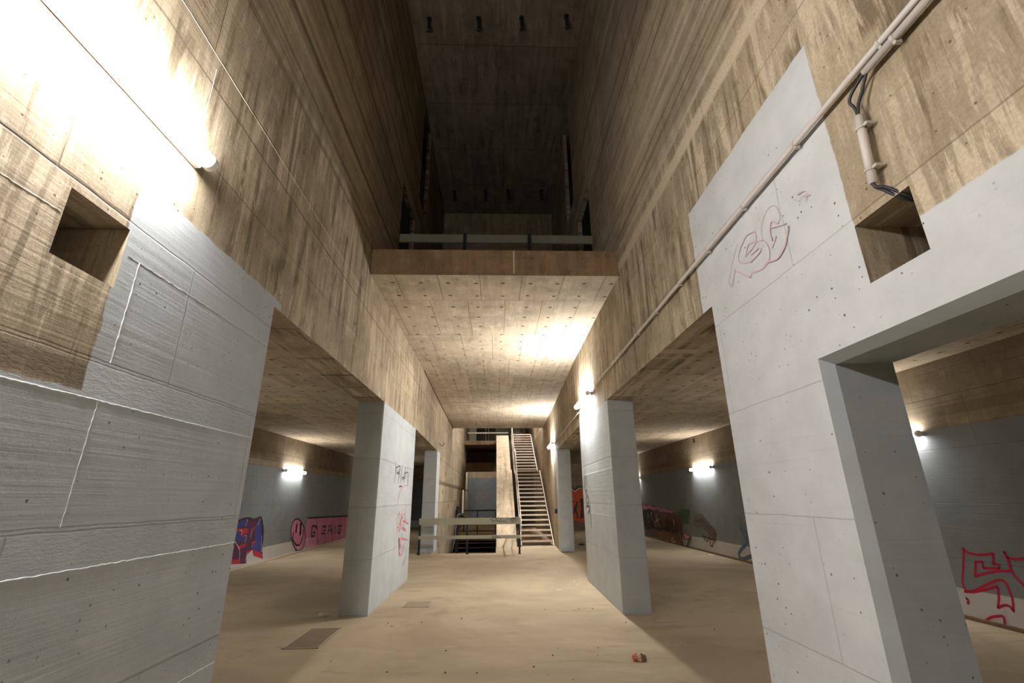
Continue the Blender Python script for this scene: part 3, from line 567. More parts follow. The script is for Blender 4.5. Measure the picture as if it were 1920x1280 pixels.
'mural': ('x',-1,[('f','mauve',0,[(6.4,21.453,1.335),(6.4,20.511,1.296),(6.4,19.795,1.281),(6.4,19.231,1.175),(6.4,18.206,1.151),(6.4,17.532,1.104),(6.4,17.079,1.055),(6.4,16.825,0.806),(6.4,16.98,0.505),(6.4,16.977,0.35),(6.4,17.145,0.008),(6.4,18.03,-0.03),(6.4,19.624,-0.012),(6.4,21.253,-0.056),(6.4,21.909,-0.042)]),('f','teal',0,[(6.4,21.178,1.088),(6.4,19.85,1.116),(6.4,20.131,0.384),(6.4,21.021,0.261),(6.4,21.288,0.49)]),('f','rose',0,[(6.4,21.249,1.274),(6.4,20.615,1.234),(6.4,20.264,1.299),(6.4,19.861,1.198),(6.4,19.285,1.231),(6.4,19.025,1.145),(6.4,18.525,1.188),(6.4,18.217,1.119),(6.4,17.532,1.104),(6.4,17.672,1.048),(6.4,18.125,1.004),(6.4,18.562,1.078),(6.4,19.058,1.043),(6.4,19.247,1.124),(6.4,19.94,1.079),(6.4,20.398,1.141),(6.4,21.178,1.088)]),('f','darkrose',0,[(6.4,17.622,0.833),(6.4,17.132,0.893),(6.4,16.838,0.767),(6.4,17.01,0.582),(6.4,17.449,0.638)]),('f','ochre',0,[(6.4,19.68,0.935),(6.4,19.118,0.863),(6.4,18.41,0.931),(6.4,18.488,0.499),(6.4,19.139,0.375),(6.4,19.668,0.298),(6.4,19.951,0.464)]),('f','ochre',0,[(6.4,19.533,0.262),(6.4,18.591,0.387),(6.4,17.321,0.326),(6.4,17.311,0.013),(6.4,18.721,-0.005),(6.4,19.461,0.045)]),('f','brown',0,[(6.4,18.301,1.063),(6.4,17.56,1.02),(6.4,16.881,0.804),(6.4,16.98,0.505),(6.4,17.76,0.418),(6.4,18.318,0.425)]),('f','green',0,[(6.4,17.233,1.111),(6.4,16.583,1.205),(6.4,16.067,1.178),(6.4,16.317,0.734),(6.4,16.838,0.767),(6.4,17.132,0.893)]),('f','green',0,[(6.4,21.156,0.108),(6.4,20.313,0.188),(6.4,19.461,0.045),(6.4,21.118,-0.034)]),('f','darkrose',0,[(6.4,17.007,0.426),(6.4,16.185,0.368),(6.4,16.49,0.215),(6.4,16.911,0.22)]),('f','lightrose',0,[(6.4,16.876,0.405),(6.4,16.288,0.361),(6.4,16.583,0.245),(6.4,16.839,0.273)]),('l','brown',0.025,[(6.4,21.205,1.004),(6.4,21.325,0.851),(6.4,21.099,0.638)]),('l','black',0.04,[(6.4,21.101,1.059),(6.4,21.279,0.906),(6.4,21.214,0.612)]),('l','teal',0.06,[(6.4,21.065,0.913),(6.4,21.127,0.763),(6.4,20.911,0.644)]),('l','teal',0.06,[(6.4,21.001,0.851),(6.4,21.108,0.7),(6.4,21.214,0.445)]),('l','brown',0.025,[(6.4,20.864,1.01),(6.4,21.016,0.859),(6.4,21.073,0.589)]),('l','white',0.04,[(6.4,20.819,0.897),(6.4,20.758,0.754),(6.4,20.545,0.591)]),('l','darkrose',0.025,[(6.4,20.775,0.78),(6.4,20.632,0.641),(6.4,20.9,0.507)]),('l','white',0.04,[(6.4,20.629,0.975),(6.4,20.538,0.833),(6.4,20.394,0.664)]),('l','brown',0.04,[(6.4,20.619,0.76),(6.4,20.65,0.615),(6.4,20.594,0.478)]),('l','black',0.04,[(6.4,20.484,0.924),(6.4,20.291,0.788),(6.4,20.326,0.661)]),('l','brown',0.06,[(6.4,20.464,0.743),(6.4,20.478,0.6),(6.4,20.29,0.475)]),('l','brown',0.04,[(6.4,20.383,0.748),(6.4,20.537,0.599),(6.4,20.568,0.341)]),('l','black',0.04,[(6.4,20.324,0.691),(6.4,20.226,0.555),(6.4,20.294,0.43)]),('l','teal',0.04,[(6.4,20.17,0.92),(6.4,20.039,0.783),(6.4,20.347,0.561)]),('l','white',0.06,[(6.4,20.067,0.998),(6.4,20.195,0.852),(6.4,19.87,0.59)]),('l','black',0.04,[(6.4,20.042,0.84),(6.4,20.326,0.688),(6.4,20.182,0.501)]),('l','darkrose',0.04,[(6.4,20.016,0.689),(6.4,20.011,0.551),(6.4,20.101,0.446)]),('l','mauve',0.04,[(6.4,19.933,0.712),(6.4,19.766,0.582),(6.4,19.696,0.426)]),('l','brown',0.04,[(6.4,19.815,0.842),(6.4,19.794,0.704),(6.4,19.729,0.514)]),('l','teal',0.06,[(6.4,19.759,0.785),(6.4,19.911,0.641),(6.4,19.666,0.431)]),('l','darkrose',0.04,[(6.4,19.72,0.678),(6.4,19.757,0.54),(6.4,19.624,0.454)]),('l','brown',0.04,[(6.4,19.592,0.844),(6.4,19.858,0.695),(6.4,19.505,0.506)]),('l','white',0.04,[(6.4,19.483,0.954),(6.4,19.544,0.815),(6.4,19.352,0.669)]),('l','white',0.04,[(6.4,19.481,0.741),(6.4,19.743,0.593),(6.4,19.646,0.385)]),('l','mauve',0.06,[(6.4,19.438,0.655),(6.4,19.503,0.517),(6.4,19.344,0.379)]),('l','mauve',0.04,[(6.4,19.304,0.843),(6.4,19.199,0.713),(6.4,19.384,0.474)]),('l','teal',0.025,[(6.4,19.208,0.921),(6.4,19.049,0.793),(6.4,19.067,0.68)]),('l','white',0.04,[(6.4,19.18,0.791),(6.4,19.34,0.65),(6.4,19.272,0.487)]),('l','black',0.06,[(6.4,19.133,0.725),(6.4,19.255,0.586),(6.4,19.185,0.354)]),('l','teal',0.025,[(6.4,19.038,0.803),(6.4,19.264,0.66),(6.4,18.881,0.552)]),('l','mauve',0.025,[(6.4,18.984,0.758),(6.4,18.907,0.63),(6.4,19.172,0.359)]),('l','teal',0.06,[(6.4,18.891,0.833),(6.4,19.07,0.693),(6.4,18.965,0.469)]),('l','teal',0.06,[(6.4,18.858,0.727),(6.4,18.967,0.591),(6.4,18.965,0.453)]),('l','mauve',0.04,[(6.4,18.808,0.677),(6.4,18.916,0.54),(6.4,18.802,0.387)]),('l','darkrose',0.025,[(6.4,18.703,0.792),(6.4,18.872,0.654),(6.4,18.697,0.432)]),('l','brown',0.04,[(6.4,18.66,0.722),(6.4,18.679,0.592),(6.4,18.442,0.397)]),('l','darkrose',0.06,[(6.4,18.535,0.9),(6.4,18.478,0.772),(6.4,18.319,0.602)]),('l','teal',0.025,[(6.4,18.558,0.633),(6.4,18.457,0.51),(6.4,18.316,0.414)]),('l','black',0.06,[(6.4,18.429,0.826),(6.4,18.467,0.696),(6.4,18.539,0.456)]),('l','black',0.025,[(6.4,18.385,0.766),(6.4,18.435,0.636),(6.4,18.504,0.461)]),('l','black',0.06,[(6.4,18.303,0.82),(6.4,18.331,0.691),(6.4,18.472,0.444)]),('l','black',0.04,[(6.4,18.228,0.854),(6.4,18.087,0.733),(6.4,18.199,0.507)]),('l','black',0.025,[(6.4,18.161,0.866),(6.4,18.352,0.73),(6.4,17.961,0.644)]),('l','mauve',0.025,[(6.4,18.117,0.808),(6.4,18.035,0.686),(6.4,18.286,0.484)]),('l','black',0.04,[(6.4,18.118,0.619),(6.4,18.258,0.485),(6.4,18.045,0.329)]),('l','mauve',0.025,[(6.4,17.977,0.857),(6.4,17.884,0.735),(6.4,17.82,0.648)]),('l','darkrose',0.025,[(6.4,17.917,0.853),(6.4,17.826,0.732),(6.4,18.046,0.555)]),('l','mauve',0.025,[(6.4,17.884,0.77),(6.4,17.982,0.641),(6.4,17.806,0.472)]),('l','black',0.04,[(6.4,17.829,0.754),(6.4,17.897,0.626),(6.4,17.913,0.542)]),('l','teal',0.025,[(6.4,17.805,0.644),(6.4,17.822,0.52),(6.4,17.947,0.354)]),('l','brown',0.04,[(6.4,17.739,0.662),(6.4,17.73,0.539),(6.4,17.904,0.302)]),('l','white',0.04,[(6.4,17.623,0.832),(6.4,17.57,0.712),(6.4,17.69,0.47)]),('l','black',0.025,[(6.4,17.601,0.723),(6.4,17.746,0.593),(6.4,17.664,0.42)]),('l','black',0.04,[(6.4,17.58,0.608),(6.4,17.757,0.476),(6.4,17.718,0.344)]),('l','brown',0.04,[(6.4,17.539,0.557),(6.4,17.718,0.425),(6.4,17.47,0.211)]),('l','teal',0.06,[(6.4,17.46,0.622),(6.4,17.396,0.505),(6.4,17.389,0.309)]),('l','black',0.06,[(6.4,17.387,0.667),(6.4,17.351,0.549),(6.4,17.359,0.431)]),('l','brown',0.025,[(6.4,17.315,0.714),(6.4,17.333,0.593),(6.4,17.23,0.46)]),('l','mauve',0.025,[(6.4,17.3,0.588),(6.4,17.51,0.456),(6.4,17.412,0.305)]),('l','mauve',0.06,[(6.4,17.233,0.62),(6.4,17.344,0.494),(6.4,17.382,0.254)]),('l','brown',0.06,[(6.4,17.166,0.654),(6.4,17.298,0.528),(6.4,17.104,0.445)]),('l','brown',0.04,[(6.4,17.111,0.654),(6.4,17.024,0.541),(6.4,17.177,0.441)]),('l','white',0.025,[(6.4,17.098,0.526),(6.4,17.154,0.405),(6.4,17.032,0.189)]),('l','brown',0.04,[(6.4,16.975,0.732),(6.4,16.866,0.62),(6.4,16.96,0.387)]),('l','black',0.07,[(6.4,19.912,0.466),(6.4,19.275,0.389),(6.4,18.488,0.499),(6.4,18.332,0.382)]),('l','black',0.06,[(6.4,17.046,0.306),(6.4,16.943,0.121),(6.4,17.089,0.013)]),('l','black',0.06,[(6.4,16.249,0.326),(6.4,16.607,0.018)]),('l','black',0.05,[(6.4,17.774,0.376),(6.4,17.267,0.488),(6.4,17.007,0.426)]),('l','white',0.03,[(6.4,17.829,0.21),(6.4,17.988,0.096),(6.4,17.633,0.084),(6.4,17.767,0.214)]),('l','black',0.03,[(6.4,17.585,0.228),(6.4,17.733,0.136)]),('l','black',0.06,[(6.4,20.801,0.925),(6.4,20.802,0.418),(6.4,20.242,0.401)]),('l','black',0.05,[(6.4,19.904,0.951),(6.4,20.005,0.415)]),('l','black',0.04,[(6.4,16.061,1.197),(6.4,16.157,1.062)]),('l','black',0.04,[(6.4,16.605,1.303),(6.4,16.624,1.165)])]),
'browntag': ('x',-1,[('l','brown',0.03,[(6.4,15.778,1.073),(6.4,15.726,0.909),(6.4,15.845,0.757),(6.4,15.738,0.701)]),('l','brown',0.022,[(6.4,15.853,0.848),(6.4,15.638,0.988)]),('l','brown',0.03,[(6.4,15.661,1.076),(6.4,15.61,0.913),(6.4,15.727,0.763),(6.4,15.639,0.656)]),('l','brown',0.022,[(6.4,15.735,0.853),(6.4,15.552,0.902)]),('l','brown',0.03,[(6.4,15.545,1.08),(6.4,15.495,0.918),(6.4,15.611,0.768),(6.4,15.526,0.659)]),('l','brown',0.022,[(6.4,15.619,0.859),(6.4,15.418,0.969)]),('l','brown',0.03,[(6.4,15.431,1.083),(6.4,15.382,0.922),(6.4,15.497,0.774),(6.4,15.401,0.701)]),('l','brown',0.022,[(6.4,15.504,0.863),(6.4,15.314,0.95)]),('l','brown',0.03,[(6.4,15.319,1.086),(6.4,15.271,0.927),(6.4,15.384,0.779),(6.4,15.3,0.675)]),('l','brown',0.022,[(6.4,15.391,0.868),(6.4,15.208,0.939)]),('l','brown',0.03,[(6.4,15.208,1.09),(6.4,15.161,0.931),(6.4,15.273,0.785),(6.4,15.168,0.75)]),('l','brown',0.022,[(6.4,15.28,0.873),(6.4,15.086,0.983)]),('l','brown',0.03,[(6.4,15.115,1.043),(6.4,15.069,0.886),(6.4,15.18,0.74),(6.4,15.098,0.641)]),('l','brown',0.022,[(6.4,15.187,0.828),(6.4,14.984,0.972)]),('l','brown',0.03,[(6.4,15.024,0.996),(6.4,14.979,0.841),(6.4,15.089,0.696),(6.4,14.996,0.632)]),('l','brown',0.022,[(6.4,15.095,0.783),(6.4,14.909,0.881)]),('l','brown',0.03,[(6.4,14.934,0.951),(6.4,14.89,0.797),(6.4,14.998,0.653),(6.4,14.913,0.572)]),('l','brown',0.022,[(6.4,15.004,0.739),(6.4,14.843,0.771)]),('l','brown',0.03,[(6.4,14.845,0.906),(6.4,14.802,0.753),(6.4,14.909,0.61),(6.4,14.822,0.54)]),('l','brown',0.022,[(6.4,14.915,0.695),(6.4,14.751,0.741)]),('l','brown',0.03,[(6.4,14.758,0.861),(6.4,14.715,0.71),(6.4,14.822,0.568),(6.4,14.723,0.537)]),('l','brown',0.022,[(6.4,14.827,0.652),(6.4,14.66,0.713)]),('l','brown',0.03,[(6.4,14.671,0.818),(6.4,14.63,0.667),(6.4,14.735,0.526),(6.4,14.638,0.495)]),('l','brown',0.022,[(6.4,14.74,0.61),(6.4,14.565,0.703)]),('l','brown',0.03,[(6.4,14.586,0.774),(6.4,14.546,0.626),(6.4,14.65,0.485),(6.4,14.576,0.388)]),('l','brown',0.022,[(6.4,14.655,0.568),(6.4,14.496,0.615)]),('l','brown',0.03,[(6.4,14.502,0.732),(6.4,14.462,0.584),(6.4,14.565,0.444),(6.4,14.482,0.382)]),('l','brown',0.022,[(6.4,14.57,0.527),(6.4,14.411,0.584)]),('l','brown',0.03,[(6.4,14.419,0.69),(6.4,14.38,0.544),(6.4,14.482,0.404),(6.4,14.404,0.331)]),('l','brown',0.022,[(6.4,14.487,0.487),(6.4,14.333,0.533)]),('l','brown',0.05,[(6.4,15.263,0.452),(6.4,15.012,0.418),(6.4,14.806,0.399),(6.4,14.401,0.398)]),('l','brown',0.04,[(6.4,15.202,0.369),(6.4,15.003,0.316),(6.4,14.783,0.469),(6.4,14.821,0.23),(6.4,14.663,0.211),(6.4,14.576,0.351)]),('l','brown',0.05,[(6.4,14.334,0.599),(6.4,14.483,0.391)])]),
'bluebend': ('x',-1,[('l','steelblue',0.09,[(6.4,12.865,0.843),(6.4,12.785,0.7),(6.4,12.697,0.589),(6.4,12.499,0.547)]),('l','steelblue',0.06,[(6.4,12.761,1.057),(6.4,12.735,0.85),(6.4,12.583,0.655),(6.4,12.459,0.578)]),('l','steelblue',0.1,[(6.4,12.499,0.547),(6.4,12.762,0.396),(6.4,13.029,0.255),(6.4,13.164,0.138),(6.4,13.094,0.058),(6.4,12.938,0.054),(6.4,12.667,0.134),(6.4,12.285,0.231)])]),
'orange': ('y',-1,[('f','orange',0,[(3.779,26.0,2.09),(4.073,26.0,2.129),(4.226,26.0,1.975),(4.424,26.0,2.112),(4.66,26.0,2.138),(4.95,26.0,2.08),(4.841,26.0,0.315),(4.556,26.0,0.345),(4.36,26.0,0.426),(4.018,26.0,0.47),(3.704,26.0,0.486)]),('l','white',0.05,[(4.07,26.0,2.06),(4.223,26.0,1.92),(4.421,26.0,2.057),(4.598,26.0,2.083)]),('l','black',0.07,[(3.779,26.0,2.09),(4.043,26.0,2.115),(4.213,26.0,2.003),(4.424,26.0,2.126),(4.601,26.0,2.139),(4.95,26.0,2.08)]),('f','black',0,[(4.479,26.0,1.532),(4.657,26.0,1.586),(4.629,26.0,0.61),(4.423,26.0,0.532),(4.509,26.0,1.042)]),('f','green',0,[(4.196,26.0,1.126),(4.336,26.0,1.315),(4.368,26.0,1.098),(4.258,26.0,0.936)]),('l','black',0.07,[(4.341,26.0,1.397),(4.196,26.0,1.126),(4.152,26.0,0.83)]),('l','black',0.07,[(4.219,26.0,1.018),(4.281,26.0,0.829),(4.297,26.0,0.587)]),('l','black',0.06,[(4.035,26.0,1.372),(4.152,26.0,1.399)]),('l','black',0.05,[(4.053,26.0,1.155),(4.074,26.0,0.723)])]),
'mint': ('x',-1,[('l','mint',0.1,[(2.16,21.621,4.103),(2.16,21.708,3.99)]),('l','mint',0.12,[(2.16,20.375,3.294),(2.16,20.454,3.187)]),('l','mint',0.09,[(2.16,19.067,2.596),(2.16,18.998,2.51),(2.16,19.119,2.432)]),('l','mint',0.08,[(2.16,19.132,2.392),(2.16,18.968,2.303)]),('l','softgrey',0.05,[(2.16,17.915,2.224),(2.16,18.03,2.131)])]),
'faint': ('y',-1,[('l','softgrey',0.09,[(-1.57,36.0,1.874),(-1.297,36.0,1.984),(-1.408,36.0,1.538)]),('l','softgrey',0.09,[(-1.332,36.0,1.686),(-1.061,36.0,1.982),(-1.096,36.0,1.61),(-0.863,36.0,1.756)]),('l','softgrey',0.09,[(-1.644,36.0,1.652),(-0.706,36.0,1.718)]),('l','softgrey',0.09,[(-1.443,36.0,1.317),(-1.33,36.0,1.538),(-1.169,36.0,1.241),(-0.977,36.0,1.497)]),('l','softgrey',0.09,[(-1.192,36.0,2.925),(-0.597,36.0,2.883)])]),
'plank': ('y',-1,[('s','black',0.014,[(-0.107,15.328,1.038),(-0.108,15.328,0.983),(-0.106,15.328,0.94)]),('s','black',0.014,[(-0.107,15.328,1.038),(-0.06,15.328,1.037),(-0.014,15.328,1.008),(0.025,15.328,0.975)]),('s','black',0.014,[(0.025,15.328,0.975),(-0.029,15.328,0.939),(-0.122,15.328,0.937)]),('s','black',0.014,[(0.04,15.328,0.968),(0.044,15.328,0.924)]),('s','black',0.014,[(0.044,15.328,0.924),(0.063,15.328,0.953),(0.086,15.328,0.924)]),('s','black',0.014,[(0.16,15.328,1.035),(0.133,15.328,0.974),(0.102,15.328,0.92)]),('s','black',0.014,[(0.102,15.328,0.92),(0.202,15.328,0.937),(0.31,15.328,0.918)]),('s','black',0.014,[(0.025,15.328,1.027),(0.094,15.328,1.036)]),('s','black',0.014,[(-0.161,15.328,1.013),(-0.168,15.328,0.984),(-0.153,15.328,0.966)]),('s','black',0.014,[(0.357,15.328,1.004),(0.36,15.328,0.964)]),('s','black',0.014,[(0.527,15.328,1.028),(0.473,15.328,1.014),(0.445,15.328,0.978),(0.464,15.328,0.927)]),('s','black',0.014,[(0.464,15.328,0.927),(0.534,15.328,0.923),(0.588,15.328,0.926)]),('s','black',0.014,[(0.588,15.328,0.926),(0.627,15.328,0.962),(0.589,15.328,1.016),(0.527,15.328,1.028)]),('s','black',0.014,[(0.473,15.328,0.985),(0.55,15.328,1.013),(0.62,15.328,0.983)]),('s','black',0.014,[(0.558,15.328,0.991),(0.511,15.328,0.934)]),('s','black',0.014,[(0.658,15.328,0.976),(0.685,15.328,0.968)]),('s','black',0.014,[(0.31,15.328,0.94),(0.314,15.328,0.916)]),('s','black',0.014,[(-0.104,15.328,0.505),(-0.106,15.328,0.467)]),('s','black',0.014,[(-0.106,15.328,0.484),(-0.058,15.328,0.477),(-0.036,15.328,0.469)]),('s','black',0.014,[(-0.036,15.328,0.469),(-0.02,15.328,0.504),(-0.009,15.328,0.469)]),('s','black',0.014,[(-0.009,15.328,0.469),(0.048,15.328,0.528)]),('s','black',0.014,[(0.025,15.328,0.469),(0.079,15.328,0.475),(0.14,15.328,0.466)])])}
def paint(name, parent, key, label=None):
    """each entry: ('l', colour, width, [pts]) a line or ('f', colour, 0, [pts]) a filled shape; pts are points on the surface in metres"""
    ax, sgn, layers = STROKES[key]
    cols = []
    for _, col, _, _ in layers:
        if col not in cols: cols.append(col)
    bm = bmesh.new()
    off = 0.002
    nrm = Vector((sgn, 0, 0)) if ax == 'x' else Vector((0, sgn, 0))
    for kind, col, w, pts in layers:
        mi = cols.index(col); off += 0.0006
        P = [Vector(p) + nrm * off for p in pts]
        if kind == 'f':
            f = bm.faces.new([bm.verts.new(p) for p in P]); f.material_index = mi
            continue
        S = smooth_path(P, 4) if len(P) > 2 and kind == 'l' else P
        prev = None
        for i, p in enumerate(S):
            d = (S[min(i + 1, len(S) - 1)] - S[max(i - 1, 0)])
            if d.length < 1e-6: continue
            s = nrm.cross(d.normalized()) * w / 2
            row = (bm.verts.new(p + s), bm.verts.new(p - s))
            if prev:
                f = bm.faces.new((prev[0], prev[1], row[1], row[0])); f.material_index = mi
            prev = row
        for p in (S[0], S[-1]):
            ring = []
            for k in range(8):
                a = k * math.pi / 4
                e = Vector((0, math.cos(a), math.sin(a))) if ax == 'x' else Vector((math.cos(a), 0, math.sin(a)))
                ring.append(bm.verts.new(p + e * w / 2))
            f = bm.faces.new(ring); f.material_index = mi
    me = D.meshes.new(name); bm.to_mesh(me); bm.free()
    o = D.objects.new(name, me); C.objects.link(o); o.parent = parent
    for c in cols: me.materials.append(PAINT[c])
    if label: o['label'] = label
    return o
wl_a = D.objects['wall_left_aisle']; wr_a = D.objects['wall_right_aisle']
paint('graffiti', wr_a, 'redS', 'dark red angular outline letters')
paint('graffiti', wall_right, 'pinktag', 'faded pink letter outlines')
paint('graffiti_tag', P2L, 'blacktag', 'black scribbled tag')
paint('graffiti', P2L, 'redtag', 'bright red-pink scribbles')
paint('graffiti_tag', P2R, 'blacktag2', 'black drippy tag')
paint('graffiti', wl_a, 'bluered', 'blue and red block letters')
paint('graffiti', wl_a, 'smiley', 'pink smiling face')
paint('graffiti', wl_a, 'pinkblock', 'pink block lettering')
paint('graffiti', wr_a, 'mural', 'brown and ochre bubble letters')
paint('graffiti_tag', wr_a, 'browntag', 'brown scribbled tag')
paint('graffiti', wr_a, 'bluebend', 'steel blue bent line')
paint('graffiti', wall_right_end, 'orange', 'bright orange lettering with black outline')
paint('graffiti_mark', wall_right, 'mint', 'small green marks beside the stairs')
paint('graffiti_tag', D.objects['wall_back'], 'faint', 'faint dark scribble')

# ------------------------------------------------------------------ fluorescent wall lamps
M_cap = flat('lamp_cap', (0.8, 0.8, 0.78), 0.4, var=0.02)
def make_lamp(loc, rz, label, length=1.5):
    """a bare batten on a wall: origin on the wall, +x away from the wall, the tube along y"""
    t = empty('tube_lamp', loc, label, 'lamp', 'bare fluorescent tubes on the walls', (0, 0, rz))
    bm = bmesh.new(); box(bm, 0.002, 0.045, -length / 2, length / 2, -0.035, 0.035, 0.006)
    obj('housing', bm, M_housing, t)
    for s in (-1, 1):
        bm = bmesh.new(); tube(bm, [(0.092, s * (length / 2 - 0.03), 0), (0.092, s * (length / 2 + .01), 0), (0.092, s * (length / 2 + .018), 0)], [0.047, 0.047, 0.038], 20); box(bm, 0.03, 0.06, s * length / 2 - .03, s * length / 2 + .005, -.02, .02)
        obj('lamp_holder', bm, M_cap, t)
    bm = bmesh.new(); tube(bm, [(0.092, -length / 2 + 0.03, 0), (0.092, length / 2 - 0.03, 0)], 0.043, 20)
    obj('tube', bm, M_tube, t, smooth=True)
    return t
lamp = make_lamp((-1.85, 1.66, 3.56), 0, 'bare tube lamp glaring high on the left wall above the square hole')
tube_old = next(c for c in lamp.children if c.name.startswith('tube')).data.copy()
tube_old.materials[0] = M_tube_old
tube_new = tube_old.copy(); tube_new.materials[0] = M_tube_new
def place_lamp(x, y, z, rz, label):
    o = copy_tree(lamp)
    if abs(x) > 4 or y > 30:          # the aisle lamps are older and dimmer
        for c in o.children:
            if c.name.startswith('tube'): c.data = tube_old
    if 1.5 < x < 2.5:
        for c in o.children:
            if c.name.startswith('tube'): c.data = tube_new
    o.location = (x, y, z); o.rotation_euler = (0, 0, rz); o['label'] = label
    return o
PI = math.pi
place_lamp(xr(9.45), 9.45, 3.50, PI - .015, 'bare tube lamp on the right wall above the nearer pillar')
place_lamp(xr(17.3) - .003, 17.3, 3.42, PI - .025, 'bare tube lamp on the right wall beside the far pillar')
place_lamp(-6.4, 15.4, 2.45, 0, 'small bright tube lamp on the left aisle wall above the pink graffiti')
place_lamp(6.4, 14.65, 2.42, PI, 'small bright tube lamp on the right aisle wall above the brown graffiti')
place_lamp(6.4, 7.55, 2.46, PI, 'tube lamp half hidden behind the doorway jamb at right')
EXTRA = [(-6.4, 7.4, 2.45, 0), (-6.4, 23.0, 2.45, 0), (6.4, 22.0, 2.42, PI), (xr(22.9) - .012, 22.9, 6.1, PI - .01), (xr(27) - .012, 27.0, 6.8, PI - .01), (xl(-1), -2.2, 3.56, 0)]  # the last entry is an added lamp, out of view behind the camera
EXTRA.append((-1.0, 33.42, 3.6, PI / 2))  # added lamp, out of sight behind the beam, brightens the back wall
for i, (x, y, z, rz) in enumerate(EXTRA):
    place_lamp(x, y, z, rz, ('tube lamp further along the left aisle wall hidden behind the near wall', 'tube lamp far down the left aisle wall', 'tube lamp far down the right aisle wall near the orange graffiti',
                             'tube lamp high above the stairs behind the slab', 'tube lamp high beside the top of the stairs', 'tube lamp on the left wall behind the camera', 'tube lamp behind the deep beam beyond the stair pit')[i])  # the last two are added lamps, out of view

# ------------------------------------------------------------------ conduits and cables on the right wall
def clip(parent, x, y, z, r, vertical=False):
    bm = bmesh.new()
    if not vertical: tube(bm, [(x, y - .008, z), (x, y + .008, z)], r * 1.25, 10); box(bm, x - r * 0.4, x + r * 1.3, y - .008, y + .008, z - r * 1.9, z - r * 0.8)
    else: tube(bm, [(x, y, z - .008), (x, y, z + .008)], r * 1.25, 10); box(bm, x - r * 0.4, x + r * 1.3, y - r * 2.2, y - r * .8, z - .008, z + .008)
    obj('clip', bm, M_clip, parent)
R1 = 0.017
def pipe(label, pts, r, clips, vertical=False, name='conduit_pipe'):
    t = empty(name, pts[0], label, 'pipe', 'pale plastic conduits on the right wall')
    o0 = Vector(pts[0])
    bm = bmesh.new(); tube(bm, [Vector(p) - o0 for p in pts], r, 14)
    obj('pipe', bm, M_pvc, t, smooth=True)
    for c in clips:
        c = Vector(c) - o0; clip(t, c.x, c.y, c.z, r, vertical)
    return t
def onwall(y, off): return xr(y) - off
LP = [(onwall(y, .042), y, 3.60 - max(0, y - 2) * 0.012) for y in (-3.0, 1.0, 2.0, 4.0, 6.0, 7.5, 8.15)]
pipe('long pale plastic conduit running along the right wall to the lamp', LP, R1, [(onwall(y, .042), y, 3.60 - max(0, y - 2) * 0.012) for y in (1.55, 2.20, 2.82, 3.42, 4.05, 4.75, 5.45, 6.2, 6.9, 7.6)])
pipe('short pale conduit beside the long one, ending above the hole', [(1.785, y, 3.545) for y in (-3.0, 0.0, 1.66)], 0.018, [(1.785, 1.48, 3.545)])
pipe('upright pale conduit leading down to the square hole', [(1.785, 1.755, 3.37), (1.785, 1.77, 3.20), (1.785, 1.785, 3.0)], 0.02, [(1.785, 1.76, 3.30), (1.785, 1.78, 3.07)], True)
for k, (a, b) in enumerate((((1.785, 1.655, 3.548), (1.79, 1.762, 3.39)), ((1.785, 1.645, 3.54), (1.78, 1.748, 3.38)))):
    bm = bmesh.new()
    mid = (1.77 + .02 * k, a[1] + .085 + .02 * (1 - k) - .03 * k, 3.48)
    tube(bm, smooth_path([a, mid, b, (1.785, 1.78, 3.1), (1.785, 1.785, 2.99), (1.81, 1.77 - .02 * k, 2.95), (1.86, 1.74 - .02 * k, 2.885), (1.98, 1.74, 2.86), (2.2, 1.74, 2.85)], 6), 0.0075, 8)
    tag(obj('cable', bm, M_cable, smooth=True), ('black cable looping out of the short conduit into the hole, wider loop', 'black cable looping out of the short conduit into the hole, tighter loop')[k], 'cable', 'black cables by the hole')
LP = [(onwall(y, .028), y, 3.40) for y in (10.3, 12, 14, 15.5, 16.4)]
pipe('pale conduit between the two right wall lamps', LP, 0.014, [(onwall(y, .028), y, 3.40) for y in (11.2, 12.8, 14.4)])
t = empty('conduit_drop', (xr(16.6) - .03, 16.62, 1.2), 'thin upright conduit with a small black switch box beside the stairs', 'pipe')
bm = bmesh.new(); tube(bm, [(0, 0, 0), (0, 0, 2.15)], 0.018, 10); obj('pipe', bm, M_pvc, t, smooth=True)
bm = bmesh.new(); box(bm, -.05, .02, -.12, .06, -.10, .04, .006); obj('switch_box', bm, M_steel, t, label='small black switch box')

# ------------------------------------------------------------------ the wooden barrier in front of the stair pit
def planks(name, label, x0, x1, y, zt, posts, z0, plank_list, cat='barrier', front=True, wood=None):
    t = empty(name, ((x0 + x1) / 2, y, z0), label, cat)
    L = (x1 - x0) / 2
    for a, b in plank_list:
        bm = bmesh.new(); box(bm, -L, L, -0.022, 0.022, a - z0, b - z0, 0.004)
        obj('plank', bm, wood or M_plank, t)
    for px in posts:
        bm = bmesh.new()
        yy = -0.055 if front else 0.05
        box(bm, px - (x0 + x1) / 2 - 0.028, px - (x0 + x1) / 2 + 0.028, yy - 0.025, yy + 0.025, 0, zt - z0, 0.003)
        box(bm, px - (x0 + x1) / 2 - 0.05, px - (x0 + x1) / 2 + 0.05, yy - 0.05, yy + 0.05, 0, 0.012)
        obj('post', bm, M_steel, t)
    return t
BY = 15.35
barrier = planks('barrier_rail', 'low barrier of two grey-green planks on dark posts before the stairs', -2.36, 0.76, BY, 0.94, (-2.33, -0.88, 0.72), 0.0, [(0.845, 1.035), (0.435, 0.535)], front=False)
o = paint('graffiti_tag', barrier, 'plank', 'black handwritten scrawl'); o.matrix_parent_inverse = Matrix.Translation((0.80, -BY, 0))
t2 = empty('barrier_return', (0.74, BY + .1, 0), 'dark side rail joining the barrier to the stairs', 'railing')
